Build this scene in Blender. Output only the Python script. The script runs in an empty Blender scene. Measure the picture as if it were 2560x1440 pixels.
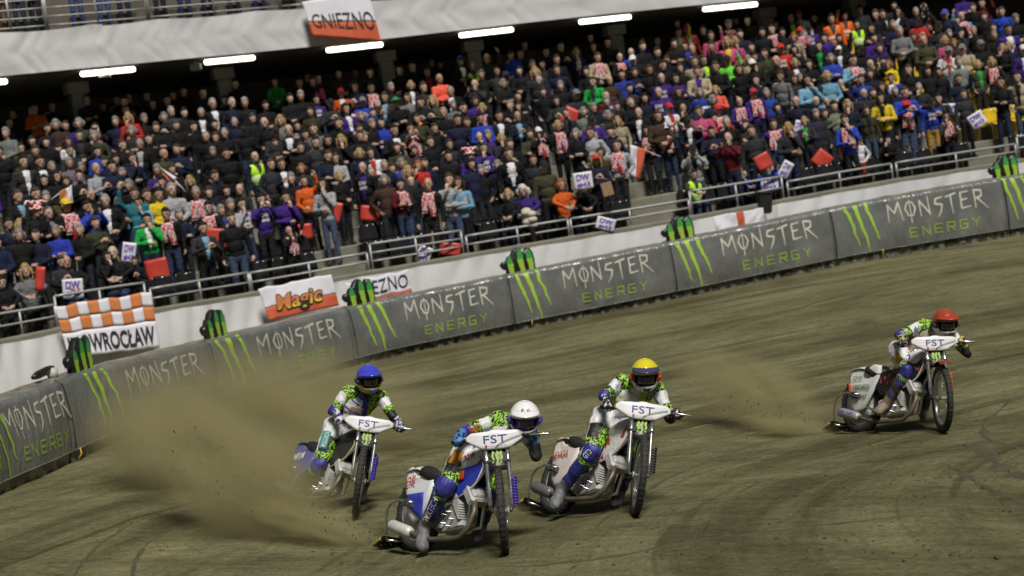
import bpy, bmesh, math, random
import numpy as np
from mathutils import Vector, Matrix, noise as mnoise
R = math.radians
random.seed(7)
SC = bpy.context.scene
COL = SC.collection
# ------------------------------------------------------------------ camera
FPX, CAMH, PITCH, ROLL = 4000.0, 2.92, R(3.45), R(8.0)      # focal length in pixels of a 2560 px wide frame
_fw = Vector((0, math.cos(PITCH), -math.sin(PITCH)))
_r0 = Vector((1, 0, 0)); _u0 = Vector((0, math.sin(PITCH), math.cos(PITCH)))
RT = math.cos(ROLL) * _r0 - math.sin(ROLL) * _u0
UP = math.sin(ROLL) * _r0 + math.cos(ROLL) * _u0
CAM = Vector((0, 0, CAMH))
cd = bpy.data.cameras.new("camera"); cam = bpy.data.objects.new("camera", cd); COL.objects.link(cam)
cd.sensor_width = 36.0; cd.lens = FPX / 2560 * 36.0; cd.clip_start = 0.1; cd.clip_end = 500
cam.matrix_world = Matrix(((RT.x, UP.x, -_fw.x, CAM.x), (RT.y, UP.y, -_fw.y, CAM.y), (RT.z, UP.z, -_fw.z, CAM.z), (0, 0, 0, 1)))
cd.dof.use_dof = True; cd.dof.focus_distance = 14.3; cd.dof.aperture_fstop = 1.9
SC.camera = cam
# ------------------------------------------------------------------ light: floodlit night
w = bpy.data.worlds.new("World"); SC.world = w; w.use_nodes = True
bg = w.node_tree.nodes["Background"]; bg.inputs[0].default_value = (0.80, 0.86, 1.0, 1); bg.inputs[1].default_value = 0.075
sl = bpy.data.lights.new("floodlights", "SUN"); sun = bpy.data.objects.new("floodlights", sl); COL.objects.link(sun)
sl.energy = 3.5; sl.angle = R(14); sl.color = (1.0, 0.965, 0.90)
SUN_EL, SUN_AZ = R(56), R(20)        # azimuth: to the right of straight behind the camera
sun_from = Vector((math.sin(SUN_AZ) * math.cos(SUN_EL), -math.cos(SUN_AZ) * math.cos(SUN_EL), math.sin(SUN_EL)))
sun.rotation_euler = sun_from.to_track_quat('Z', 'Y').to_euler(); sun.location = (0, -20, 40)
vs = SC.view_settings; vs.view_transform = 'Standard'; vs.look = 'None'; vs.gamma = 1; vs.exposure = 0.22; vs.use_curve_mapping = False
SC.cycles.use_denoising = True
SC.cycles.max_bounces = 6; SC.cycles.transparent_max_bounces = 12; SC.cycles.volume_bounces = 1; SC.cycles.volume_step_rate = 1.0
SC.cycles.caustics_reflective = False; SC.cycles.caustics_refractive = False

def at(px, py, s):
    """world point seen at photo pixel (px, py) where one metre spans s pixels"""
    px, py, s = float(px), float(py), float(s)
    return CAM + (_fw + RT * ((px - 1280) / FPX) - UP * ((py - 720) / FPX)) * (FPX / s)
def proj(p):
    q = Vector(p) - CAM; d = q.dot(_fw)
    return 1280 + FPX * q.dot(RT) / d, 720 - FPX * q.dot(UP) / d, FPX / d
def V(*a): return Vector(a)
def lerp(a, b, t): return a + (b - a) * t
def interp(x, xs, ys): return float(np.interp(x, xs, ys))

# ------------------------------------------------------------------ materials
MATS = {}
def _nodes(m):
    m.use_nodes = True; nt = m.node_tree; return nt, nt.nodes["Principled BSDF"]
def mat(name, col, rough=0.6, metal=0.0, var=0.12, scale=8.0, bump=0.0, bscale=40.0, spec=0.5, emit=0.0, coat=0.0):
    if name in MATS: return MATS[name]
    m = bpy.data.materials.new(name); nt, b = _nodes(m); L = nt.links
    b.inputs["Roughness"].default_value = rough; b.inputs["Metallic"].default_value = metal
    b.inputs["Specular IOR Level"].default_value = spec; b.inputs["Coat Weight"].default_value = coat
    c = (*col, 1)
    b.inputs["Base Color"].default_value = c
    if var > 0:
        tc = nt.nodes.new("ShaderNodeTexCoord"); n = nt.nodes.new("ShaderNodeTexNoise"); n.inputs["Scale"].default_value = scale; n.inputs["Detail"].default_value = 5
        L.new(tc.outputs["Object"], n.inputs["Vector"])
        mx = nt.nodes.new("ShaderNodeMix"); mx.data_type = 'RGBA'
        mx.inputs[6].default_value = tuple(max(0, x * (1 - var * 1.6)) for x in col) + (1,)
        mx.inputs[7].default_value = tuple(min(1, x * (1 + var)) for x in col) + (1,)
        L.new(n.outputs["Fac"], mx.inputs[0]); L.new(mx.outputs[2], b.inputs["Base Color"])
        rr = nt.nodes.new("ShaderNodeMapRange"); rr.inputs[3].default_value = max(0.03, rough - 0.12); rr.inputs[4].default_value = min(1, rough + 0.12)
        L.new(n.outputs["Fac"], rr.inputs[0]); L.new(rr.outputs[0], b.inputs["Roughness"])
    if bump > 0:
        tc2 = nt.nodes.new("ShaderNodeTexCoord"); n2 = nt.nodes.new("ShaderNodeTexNoise"); n2.inputs["Scale"].default_value = bscale; n2.inputs["Detail"].default_value = 4
        bp = nt.nodes.new("ShaderNodeBump"); bp.inputs["Strength"].default_value = bump; bp.inputs["Distance"].default_value = 0.02
        L.new(tc2.outputs["Object"], n2.inputs["Vector"]); L.new(n2.outputs["Fac"], bp.inputs["Height"]); L.new(bp.outputs[0], b.inputs["Normal"])
    if emit > 0:
        b.inputs["Emission Color"].default_value = c; b.inputs["Emission Strength"].default_value = emit
    MATS[name] = m; return m
def two_tone(name, c1, c2, scale=14.0, thr=0.5, rough=0.5, seed=0.0, kind='noise', stretch=(1, 1, 1)):
    """sharp-edged printed two-colour pattern"""
    if name in MATS: return MATS[name]
    m = bpy.data.materials.new(name); nt, b = _nodes(m); L = nt.links
    tc = nt.nodes.new("ShaderNodeTexCoord"); mp = nt.nodes.new("ShaderNodeMapping"); mp.inputs["Location"].default_value = (seed, seed * .7, 0); mp.inputs["Scale"].default_value = stretch
    L.new(tc.outputs["Object"], mp.inputs[0])
    if kind == 'checker':
        n = nt.nodes.new("ShaderNodeTexChecker"); n.inputs["Scale"].default_value = scale; n.inputs["Color1"].default_value = (*c1, 1); n.inputs["Color2"].default_value = (*c2, 1)
        L.new(mp.outputs[0], n.inputs["Vector"]); L.new(n.outputs["Color"], b.inputs["Base Color"])
    else:
        n = nt.nodes.new("ShaderNodeTexNoise"); n.inputs["Scale"].default_value = scale; n.inputs["Detail"].default_value = 2; n.inputs["Roughness"].default_value = 0.6
        cr = nt.nodes.new("ShaderNodeValToRGB"); cr.color_ramp.interpolation = 'CONSTANT'
        cr.color_ramp.elements[0].color = (*c1, 1); cr.color_ramp.elements[1].color = (*c2, 1); cr.color_ramp.elements[1].position = thr
        L.new(mp.outputs[0], n.inputs["Vector"]); L.new(n.outputs["Fac"], cr.inputs[0]); L.new(cr.outputs[0], b.inputs["Base Color"])
    b.inputs["Roughness"].default_value = rough
    n2 = nt.nodes.new("ShaderNodeTexNoise"); n2.inputs["Scale"].default_value = 22; bp = nt.nodes.new("ShaderNodeBump"); bp.inputs["Strength"].default_value = 0.5; bp.inputs["Distance"].default_value = 0.02
    L.new(tc.outputs["Object"], n2.inputs["Vector"]); L.new(n2.outputs["Fac"], bp.inputs["Height"]); L.new(bp.outputs[0], b.inputs["Normal"])
    MATS[name] = m; return m
def three_tone(name, stops, scale, rough=.55, stretch=(1, 1, 1), detail=2.0):
    if name in MATS: return MATS[name]
    m = two_tone(name, stops[0][1], stops[1][1], scale, stops[1][0], rough, stretch=stretch); nt = m.node_tree
    for n in nt.nodes:
        if n.type == 'VALTORGB':
            for p, c in stops[2:]: e = n.color_ramp.elements.new(p); e.color = (*c, 1)
        if n.type == 'TEX_NOISE' and n.inputs["Scale"].default_value == scale: n.inputs["Detail"].default_value = detail
    return m
def attr_mat(name, attr, rough=0.8, wrinkle=0.6, kind='OBJECT', sheen=0.0):
    """colour read from a custom property of the object (so copies share one mesh)"""
    if name in MATS: return MATS[name]
    m = bpy.data.materials.new(name); nt, b = _nodes(m); L = nt.links
    a = nt.nodes.new("ShaderNodeAttribute"); a.attribute_type = kind; a.attribute_name = attr
    tc = nt.nodes.new("ShaderNodeTexCoord"); n = nt.nodes.new("ShaderNodeTexNoise"); n.inputs["Scale"].default_value = 9; n.inputs["Detail"].default_value = 4
    L.new(tc.outputs["Object"], n.inputs["Vector"])
    mr = nt.nodes.new("ShaderNodeMapRange"); mr.inputs[3].default_value = 0.72; mr.inputs[4].default_value = 1.22; L.new(n.outputs["Fac"], mr.inputs[0])
    mx = nt.nodes.new("ShaderNodeVectorMath"); mx.operation = 'SCALE'; L.new(a.outputs["Color"], mx.inputs[0]); L.new(mr.outputs[0], mx.inputs["Scale"])
    L.new(mx.outputs[0], b.inputs["Base Color"]); b.inputs["Roughness"].default_value = rough; b.inputs["Specular IOR Level"].default_value = .22
    if wrinkle:
        mp = nt.nodes.new("ShaderNodeMapping"); mp.inputs["Scale"].default_value = (1, 1, 1.7); L.new(tc.outputs["Object"], mp.inputs[0])
        n2 = nt.nodes.new("ShaderNodeTexNoise"); n2.inputs["Scale"].default_value = 11; n2.inputs["Detail"].default_value = 3; n2.inputs["Distortion"].default_value = 0.8
        bp = nt.nodes.new("ShaderNodeBump"); bp.inputs["Strength"].default_value = wrinkle; bp.inputs["Distance"].default_value = 0.05
        L.new(mp.outputs[0], n2.inputs["Vector"]); L.new(n2.outputs["Fac"], bp.inputs["Height"]); L.new(bp.outputs[0], b.inputs["Normal"])
    MATS[name] = m; return m

# ------------------------------------------------------------------ mesh collector
class MB:
    def __init__(s): s.v = []; s.f = []; s.m = []; s.sm = []
    def add(s, vs, fs, mi=0, smooth=True):
        o = len(s.v); s.v += [tuple(p) for p in vs]; s.f += [tuple(i + o for i in f) for f in fs]
        s.m += [mi] * len(fs); s.sm += [smooth] * len(fs); return s
    def box(s, c, size, M=None, mi=0):
        hx, hy, hz = (x / 2 for x in size); c = Vector(c)
        vs = [Vector((x, y, z)) for x in (-hx, hx) for y in (-hy, hy) for z in (-hz, hz)]
        vs = [(M @ p if M else p) + c for p in vs]
        return s.add(vs, [(0, 1, 3, 2), (4, 6, 7, 5), (0, 4, 5, 1), (2, 3, 7, 6), (0, 2, 6, 4), (1, 5, 7, 3)], mi, False)
    def rbox(s, c, size, M=None, mi=0, b=0.2):
        """box with chamfered vertical (local z) edges and slightly smaller end caps"""
        hx, hy, hz = (x / 2 for x in size); c = Vector(c); e = b * min(size) / 2; ring = []
        for z, k in ((-hz, 1), (-hz + e, 0), (hz - e, 0), (hz, 1)):
            ax, ay = hx - e * k, hy - e * k
            ring.append([(ax - e, -ay), (ax, -ay + e), (ax, ay - e), (ax - e, ay), (-ax + e, ay), (-ax, ay - e), (-ax, -ay + e), (-ax + e, -ay), z])
        vs = []
        for r in ring: vs += [Vector((x, y, r[8])) for x, y in r[:8]]
        vs = [(M @ p if M else p) + c for p in vs]; fs = []
        for k in range(3):
            for i in range(8): fs.append((k * 8 + i, k * 8 + (i + 1) % 8, k * 8 + 8 + (i + 1) % 8, k * 8 + 8 + i))
        fs += [tuple(range(7, -1, -1)), tuple(range(24, 32))]
        return s.add(vs, fs, mi, False)
    def tube(s, pts, r, n=8, mi=0, caps=True, flat=1.0):
        pts = [Vector(p) for p in pts]; k = len(pts); rs = r if isinstance(r, (list, tuple)) else [r] * k; vs = []; up = None
        for i, p in enumerate(pts):
            t = (pts[min(i + 1, k - 1)] - pts[max(i - 1, 0)]); t = t.normalized() if t.length > 1e-9 else Vector((0, 0, 1))
            if up is None: a = Vector((0, 0, 1)) if abs(t.z) < .9 else Vector((1, 0, 0)); up = (a - t * a.dot(t)).normalized()
            else:
                up = up - t * up.dot(t); up = up.normalized() if up.length > 1e-6 else t.orthogonal().normalized()
            sd = t.cross(up)
            for j in range(n):
                a = 2 * math.pi * j / n; vs.append(p + (math.cos(a) * up * flat + math.sin(a) * sd) * rs[i])
        fs = [(i * n + j, i * n + (j + 1) % n, (i + 1) * n + (j + 1) % n, (i + 1) * n + j) for i in range(k - 1) for j in range(n)]
        if caps: fs += [tuple(range(n - 1, -1, -1)), tuple((k - 1) * n + j for j in range(n))]
        return s.add(vs, fs, mi)
    def lathe(s, prof, n=24, M=None, mi=0, arc=2 * math.pi, smooth=True):
        """prof: (radius, height) about local z"""
        full = abs(arc - 2 * math.pi) < 1e-6; m = n if full else n + 1; vs = []
        for r, z in prof:
            for j in range(m):
                a = arc * j / n; p = Vector((r * math.cos(a), r * math.sin(a), z)); vs.append(M @ p if M else p)
        fs = [(i * m + j, i * m + (j + 1) % m, (i + 1) * m + (j + 1) % m, (i + 1) * m + j) for i in range(len(prof) - 1) for j in range(n)]
        return s.add(vs, fs, mi, smooth)
    def prism(s, poly, d0, d1, M=None, mi=0):
        """poly in local x-z, extruded along local y from d0 to d1"""
        n = len(poly); vs = [Vector((x, d0, z)) for x, z in poly] + [Vector((x, d1, z)) for x, z in poly]
        vs = [M @ p if M else p for p in vs]
        fs = [tuple(range(n)), tuple(range(2 * n - 1, n - 1, -1))] + [(i, i + n, (i + 1) % n + n, (i + 1) % n) for i in range(n)]
        return s.add(vs, fs, mi, False)
    def grid(s, fn, nu, nv, mi=0, smooth=True):
        vs = [fn(i / nu, j / nv) for i in range(nu + 1) for j in range(nv + 1)]
        fs = [(i * (nv + 1) + j, (i + 1) * (nv + 1) + j, (i + 1) * (nv + 1) + j + 1, i * (nv + 1) + j + 1) for i in range(nu) for j in range(nv)]
        return s.add(vs, fs, mi, smooth)
    def slab(s, fn, thick, nu, nv, mi=0):
        """closed thin sheet: fn(u,v)->(point); thick: Vector offset of the back side"""
        vs = [Vector(fn(i / nu, j / nv)) for i in range(nu + 1) for j in range(nv + 1)]; N = len(vs); w = nv + 1
        vs += [p + thick for p in vs]
        fs = []
        for i in range(nu):
            for j in range(nv):
                q = (i * w + j, (i + 1) * w + j, (i + 1) * w + j + 1, i * w + j + 1); fs.append(q); fs.append(tuple(k + N for k in reversed(q)))
        rim = [i * w for i in range(nu)] + [nu * w + j for j in range(nv)] + [i * w + nv for i in range(nu, 0, -1)] + [j for j in range(nv, 0, -1)]
        for a, b in zip(rim, rim[1:] + rim[:1]): fs.append((a, a + N, b + N, b))
        return s.add(vs, fs, mi)
    def ell(s, c, r, M=None, nu=14, nv=9, mi=0):
        c = Vector(c); vs = []
        for j in range(nv + 1):
            ph = math.pi * j / nv
            for i in range(nu):
                a = 2 * math.pi * i / nu; p = Vector((r[0] * math.sin(ph) * math.cos(a), r[1] * math.sin(ph) * math.sin(a), r[2] * math.cos(ph))); vs.append((M @ p if M else p) + c)
        fs = [(j * nu + i, (j + 1) * nu + i, (j + 1) * nu + (i + 1) % nu, j * nu + (i + 1) % nu) for j in range(nv) for i in range(nu)]
        return s.add(vs, fs, mi)
    def xform(s, M, start=0):
        s.v[start:] = [tuple(M @ Vector(p)) for p in s.v[start:]]; return s
    def build(s, name, mats, parent=None, origin=None, check=True):
        me = bpy.data.meshes.new(name); o0 = Vector(origin) if origin is not None else Vector((0, 0, 0))
        me.from_pydata([tuple(Vector(p) - o0) for p in s.v] if origin is not None else s.v, [], s.f)
        for m in (mats if isinstance(mats, (list, tuple)) else [mats]): me.materials.append(m)
        if len(s.f):
            me.polygons.foreach_set("material_index", s.m); me.polygons.foreach_set("use_smooth", s.sm)
        if check: me.validate()
        me.update()
        o = bpy.data.objects.new(name, me); COL.objects.link(o)
        if parent is not None: o.parent = parent
        elif origin is not None: o.location = o0
        return o
def empty(name, loc=(0, 0, 0)):
    o = bpy.data.objects.new(name, None); COL.objects.link(o); o.location = loc; o.empty_display_size = 0.1; return o
def tag(o, label=None, cat=None, group=None, kind=None):
    if label: o["label"] = label
    if cat: o["category"] = cat
    if group: o["group"] = group
    if kind: o["kind"] = kind
    return o
_TXT = {}
def text_geo(body, bold=0.0, shear=0.0):
    """flat lettering: vertices (x from 0 to 1 along the word, y 0..1 cap height), faces"""
    k = (body, bold, shear)
    if k in _TXT: return _TXT[k]
    cu = bpy.data.curves.new("lettering", 'FONT'); cu.body = body; cu.resolution_u = 3; cu.offset = bold; cu.shear = shear; cu.size = 1
    ob = bpy.data.objects.new("lettering", cu); COL.objects.link(ob); dg = bpy.context.evaluated_depsgraph_get(); dg.update()
    me = bpy.data.meshes.new_from_object(ob.evaluated_get(dg))
    vs = np.array([v.co[:] for v in me.vertices]); fs = [tuple(p.vertices) for p in me.polygons]
    COL.objects.unlink(ob); bpy.data.objects.remove(ob); bpy.data.curves.remove(cu); bpy.data.meshes.remove(me)
    mn, mx = vs.min(0), vs.max(0); w, h = mx[0] - mn[0], mx[1] - mn[1]
    out = np.zeros((len(vs), 2)); out[:, 0] = (vs[:, 0] - mn[0]) / w; out[:, 1] = (vs[:, 1] - mn[1]) / h
    _TXT[k] = (out, fs, w / h); return _TXT[k]
def add_text(mb, body, fn, mi=0, bold=0.0, shear=0.0):
    vs, fs, asp = text_geo(body, bold, shear)
    mb.add([fn(x, y) for x, y in vs], fs, mi, False); return asp
def ordinal(n):
    a = "zeroth first second third fourth fifth sixth seventh eighth ninth tenth eleventh twelfth thirteenth fourteenth fifteenth sixteenth seventeenth eighteenth nineteenth".split()
    if n < 20: return a[n]
    t = ["", "", "twent", "thirt", "fort", "fift"][n // 10]; return t + "ieth" if n % 10 == 0 else t + "y-" + a[n % 10]
def wob(x, y, z=0.0, k=1.0): return mnoise.noise((x * k, y * k, z * k))
# ================================================================== the track
RIDERS_S = dict(white=307.0, yellow=290.0, blue=252.0, red=240.0)
FENCE = np.array([(-420, 1462, 262), (-190, 1340, 226), (0, 1240, 200), (150, 1165, 185), (265, 1120, 174), (420, 1062, 160), (590, 1006, 147), (760, 952, 137), (940, 903, 130), (1130, 860, 126.5),
                  (1330, 820, 124), (1530, 780, 122), (1730, 740, 120), (1940, 697, 118), (2150, 655, 116), (2350, 620, 114.5), (2545, 590, 113), (2900, 535, 110), (3300, 480, 107)], float)
FTOP = np.array([(-420, 1200), (-190, 1085), (0, 1008), (214, 931), (293, 907), (519, 852), (625, 830), (857, 780), (975, 745), (1240, 697), (1365, 668), (1690, 605), (1765, 588), (1880, 563), (2120, 513), (2215, 495), (2530, 442), (2900, 382), (3300, 325)], float)
ctrl = [at(1265, 1385, 307), at(1587, 1290, 290), at(888, 1290, 252), at(2358, 1080, 240)]
ctrl += [at(1042, 1374, 284), at(1386, 1285, 269), at(750, 1266, 236), at(2155, 1081, 225)]
ctrl += [at(a, b, s) for a, b, s in FENCE[::2]]
ctrl += [V(-14, 3, 0), V(14, 3, 0.0), V(0, 4, 0), V(22, 20, .05), V(-20, 14, 0)]
_cx = np.array([(p.x, p.y) for p in ctrl]); _cz = np.array([p.z for p in ctrl])
def _phi(d): return d * d * np.log(d + 1e-6)
_n = len(ctrl); _K = _phi(np.linalg.norm(_cx[:, None] - _cx[None], axis=2)) + np.eye(_n) * 0.05
_A = np.zeros((_n + 3, _n + 3)); _A[:_n, :_n] = _K; _A[:_n, _n:] = np.c_[np.ones(_n), _cx]; _A[_n:, :_n] = _A[:_n, _n:].T
_w = np.linalg.solve(_A, np.r_[_cz, 0, 0, 0])
def ground_z(x, y):
    d = np.hypot(_cx[:, 0] - x, _cx[:, 1] - y); z = float(_w[:_n] @ _phi(d) + _w[_n] + _w[_n + 1] * x + _w[_n + 2] * y)
    far = max(abs(x - 2) - 22, y - 42, 2 - y, 0) / 10.0
    return max(-.5, min(.8, z)) * max(0.0, 1 - far)
# centre of the bend, for the racing-line ruts
_f3 = [at(*FENCE[i]) for i in (2, 8, 15)]
def _circ(a, b, c):
    ax, ay, bx, by, cx, cy = a.x, a.y, b.x, b.y, c.x, c.y; d = 2 * (ax * (by - cy) + bx * (cy - ay) + cx * (ay - by))
    return (((ax**2 + ay**2) * (by - cy) + (bx**2 + by**2) * (cy - ay) + (cx**2 + cy**2) * (ay - by)) / d, ((ax**2 + ay**2) * (cx - bx) + (bx**2 + by**2) * (ax - cx) + (cx**2 + cy**2) * (bx - ax)) / d)
BEND = (24.0, -14.0)
def track_material():
    m = bpy.data.materials.new("shale_track"); nt, b = _nodes(m); L = nt.links; N = nt.nodes.new
    tc = N("ShaderNodeTexCoord"); sep = N("ShaderNodeSeparateXYZ"); L.new(tc.outputs["Object"], sep.inputs[0])
    def mth(op, a, bb=None):
        n = N("ShaderNodeMath"); n.operation = op
        for i, x in enumerate((a, bb)):
            if x is None: continue
            if isinstance(x, (int, float)): n.inputs[i].default_value = x
            else: L.new(x, n.inputs[i])
        return n.outputs[0]
    f = mth('MULTIPLY', mth('SUBTRACT', sep.outputs[1], 12.0), 1 / 15.0); f = mth('MINIMUM', mth('MAXIMUM', f, 0.0), 1.0)
    slope = mth('ADD', mth('MULTIPLY', f, .86), -.60); vv = mth('SUBTRACT', sep.outputs[1], mth('MULTIPLY', sep.outputs[0], slope))
    cmb = N("ShaderNodeCombineXYZ"); L.new(vv, cmb.inputs[0]); L.new(sep.outputs[0], cmb.inputs[1])
    # the riders' arc through the bend
    dx = mth('SUBTRACT', sep.outputs[0], 8.0); dy = mth('SUBTRACT', sep.outputs[1], 11.0); rad = mth('SQRT', mth('ADD', mth('MULTIPLY', dx, dx), mth('MULTIPLY', dy, dy))); ang = mth('ARCTAN2', dy, mth('MULTIPLY', dx, -1.0))
    arc = N("ShaderNodeCombineXYZ"); L.new(rad, arc.inputs[0]); L.new(mth('MULTIPLY', ang, 1.4), arc.inputs[1]); vy = N("ShaderNodeMapping"); vy.inputs["Scale"].default_value = (1.5, .8, 1); L.new(arc.outputs[0], vy.inputs[0]); vg = N("ShaderNodeMapping"); vg.inputs["Scale"].default_value = (6.0, .9, 1); vg.inputs["Location"].default_value = (3, 9, 0); L.new(arc.outputs[0], vg.inputs[0])
    def nz(vec, sc, det=4, dist=0.0, rough=.55):
        n = N("ShaderNodeTexNoise"); n.inputs["Scale"].default_value = sc; n.inputs["Detail"].default_value = det; n.inputs["Distortion"].default_value = dist; n.inputs["Roughness"].default_value = rough; L.new(vec, n.inputs["Vector"]); return n.outputs["Fac"]
    def ramp(v, stops):
        r = N("ShaderNodeValToRGB"); e = r.color_ramp.elements
        for i, (p, c) in enumerate(stops):
            x = e[i] if i < 2 else e.new(p); x.position = p; x.color = (*c, 1)
        L.new(v, r.inputs[0]); return r.outputs[0]
    mp = N("ShaderNodeMapping"); mp.inputs["Scale"].default_value = (1.1, .42, 1); L.new(cmb.outputs[0], mp.inputs[0])     # long streaks along the racing line
    mpf = N("ShaderNodeMapping"); mpf.inputs["Scale"].default_value = (7.5, 2.4, 1); mpf.inputs["Rotation"].default_value = (0, 0, .12); L.new(cmb.outputs[0], mpf.inputs[0])
    streak = nz(mp.outputs[0], 1.0, 5, .6); fine = nz(mpf.outputs[0], 1.0, 5, .4); blot = nz(tc.outputs["Object"], .38, 4, .8); grit = nz(tc.outputs["Object"], 17, 8, 0, .8)
    c1 = ramp(streak, [(.28, (.113, .107, .053)), (.5, (.154, .147, .074)), (.76, (.192, .184, .099))])
    c2 = ramp(fine, [(.30, (.84, .83, .81)), (.52, (1, 1, 1)), (.75, (1.14, 1.14, 1.15))])
    c3 = ramp(blot, [(.30, (.66, .64, .60)), (.55, (1, 1, 1)), (.8, (1.12, 1.13, 1.12))])
    c4 = ramp(grit, [(.34, (.42, .40, .37)), (.45, (.92, .92, .92)), (.53, (1, 1, 1)), (.66, (1.45, 1.45, 1.48))])
    def mul(a, bb):
        n = N("ShaderNodeMix"); n.data_type = 'RGBA'; n.blend_type = 'MULTIPLY'; n.inputs[0].default_value = 1; n.clamp_result = False; L.new(a, n.inputs[6]); L.new(bb, n.inputs[7]); return n.outputs[2]
    mps = N("ShaderNodeMapping"); mps.inputs["Scale"].default_value = (2.2, .9, 1); mps.inputs["Location"].default_value = (31, 7, 0); L.new(cmb.outputs[0], mps.inputs[0]); scuff = nz(mps.outputs[0], 1.6, 7, .3, .7)
    c5 = ramp(scuff, [(.36, (.74, .73, .72)), (.48, (1, 1, 1)), (.66, (1, 1, 1)), (.72, (1.35, 1.36, 1.36))])
    band = nz(vy.outputs[0], 1.0, 5, .5); c6 = ramp(band, [(.36, (.66, .65, .62)), (.48, (1, 1, 1)), (.58, (1.04, 1.04, 1.04)), (.70, (1.26, 1.26, 1.26))]); groove = nz(vg.outputs[0], 1.0, 4, .3); c6 = mul(c6, ramp(groove, [(.30, (.62, .61, .58)), (.40, (1, 1, 1)), (.62, (1, 1, 1)), (.72, (1.28, 1.28, 1.28))]))
    L.new(mul(mul(mul(mul(mul(c1, c2), c3), c4), c5), c6), b.inputs["Base Color"]); b.inputs["Roughness"].default_value = .95; b.inputs["Specular IOR Level"].default_value = .15
    h = mth('ADD', mth('ADD', mth('MULTIPLY', mth('ADD', fine, groove), 1.1), mth('MULTIPLY', streak, 1.2)), mth('MULTIPLY', grit, .55))
    bp = N("ShaderNodeBump"); bp.inputs["Strength"].default_value = .9; bp.inputs["Distance"].default_value = .05; L.new(h, bp.inputs["Height"]); L.new(bp.outputs[0], b.inputs["Normal"])
    return m
M_TRACK = track_material()
def _axis(pts):
    out = []
    for (a, b, st) in pts: out += list(np.arange(a, b, st))
    return out + [pts[-1][1]]
gx = _axis([(-150, -24, 9), (-24, -9, 1), (-9, 12, .16), (12, 26, 1), (26, 150, 8)]); gy = _axis([(-60, 6, 6), (6, 11, .5), (11, 24, .16), (24, 40, .5), (40, 200, 10)])
def rut(x, y):
    f = min(1, max(0, (y - 12) / 15)); r = y - x * (.86 * f - .60); a = x * 1.2
    q = math.hypot(x - 8, y - 11); g = math.atan2(y - 11, 8 - x) * q
    return (mnoise.noise((q * 2.6, g * .12, 5.5)) * .028 + mnoise.noise((r * 1.9, a * .10, 3.1)) * .022 + mnoise.noise((r * 5.5, a * .22, 7.7)) * .010 + mnoise.noise((x * 1.3, y * 1.3, 1.2)) * .012) * (.8 if 8 < y < 30 else .4)
mb = MB(); W_ = len(gy)
mb.add([(x, y, ground_z(x, y) + rut(x, y)) for x in gx for y in gy], [(i * W_ + j, (i + 1) * W_ + j, (i + 1) * W_ + j + 1, i * W_ + j + 1) for i in range(len(gx) - 1) for j in range(len(gy) - 1)])
tag(mb.build("track_ground", M_TRACK), "olive brown shale speedway track scored with curved ruts", "track", kind="structure")
# loose clods thrown up on the racing line
mb = MB(); rg = random.Random(3)
for k in range(1500):
    px, py = rg.uniform(0, 2560), rg.uniform(900, 1440) if k % 3 else rg.uniform(1150, 1440)
    d = _fw + ((px - 1280) / FPX) * RT - ((py - 720) / FPX) * UP
    p = CAM + d * (-CAMH / d.z)
    if not (8 < p.y < 32): continue
    z = ground_z(p.x, p.y) + rut(p.x, p.y); r = rg.choice((.005, .006, .007, .008, .010, .014)) * rg.uniform(.7, 1.3)
    if k % 250 == 0: r = .035
    vs = []
    for q in ((1, 0, 0), (-1, 0, 0), (0, 1, 0), (0, -1, 0), (0, 0, .8), (.6, .6, .5), (-.6, .5, .5), (-.5, -.6, .4)):
        vs.append((p.x + q[0] * r * rg.uniform(.7, 1.3), p.y + q[1] * r * rg.uniform(.7, 1.3), z + q[2] * r * rg.uniform(.7, 1.3)))
    mb.add(vs, [(0, 2, 5), (2, 1, 6), (1, 3, 7), (3, 0, 4), (0, 5, 4), (2, 6, 5), (5, 6, 4), (6, 1, 7), (6, 7, 4), (7, 3, 4)], 0, False)
tag(mb.build("dirt_clods", mat("clod_dirt", (.055, .046, .024), .95)), "loose dark clods of dirt scattered over the track", "dirt", kind="stuff")

def _spl0(xs, ys):
    """natural cubic spline"""
    n = len(xs); h = np.diff(xs); A = np.eye(n); bb = np.zeros(n)
    for i in range(1, n - 1):
        A[i, i - 1], A[i, i], A[i, i + 1] = h[i - 1], 2 * (h[i - 1] + h[i]), h[i]; bb[i] = 3 * ((ys[i + 1] - ys[i]) / h[i] - (ys[i] - ys[i - 1]) / h[i - 1])
    c = np.linalg.solve(A, bb)
    def f(x):
        i = min(max(int(np.searchsorted(xs, x)) - 1, 0), n - 2); t = x - xs[i]
        b_ = (ys[i + 1] - ys[i]) / h[i] - h[i] * (2 * c[i] + c[i + 1]) / 3; d = (c[i + 1] - c[i]) / (3 * h[i])
        return ys[i] + b_ * t + c[i] * t * t + d * t ** 3
    return f
def ground_at(px, py):
    d = _fw + RT * ((px - 1280) / FPX) - UP * ((py - 720) / FPX); p = CAM + d * (-CAMH / d.z)
    for _ in range(4): z = ground_z(p.x, p.y); p = CAM + d * ((z - CAMH) / d.z)
    return p
M_DAMP = mat("damp_shale", (.072, .068, .034), .95, var=.5, scale=5, bump=.8, bscale=30); M_DRY = mat("dry_shale", (.15, .144, .074), .95, var=.4, scale=4, bump=.6, bscale=30)
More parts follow.
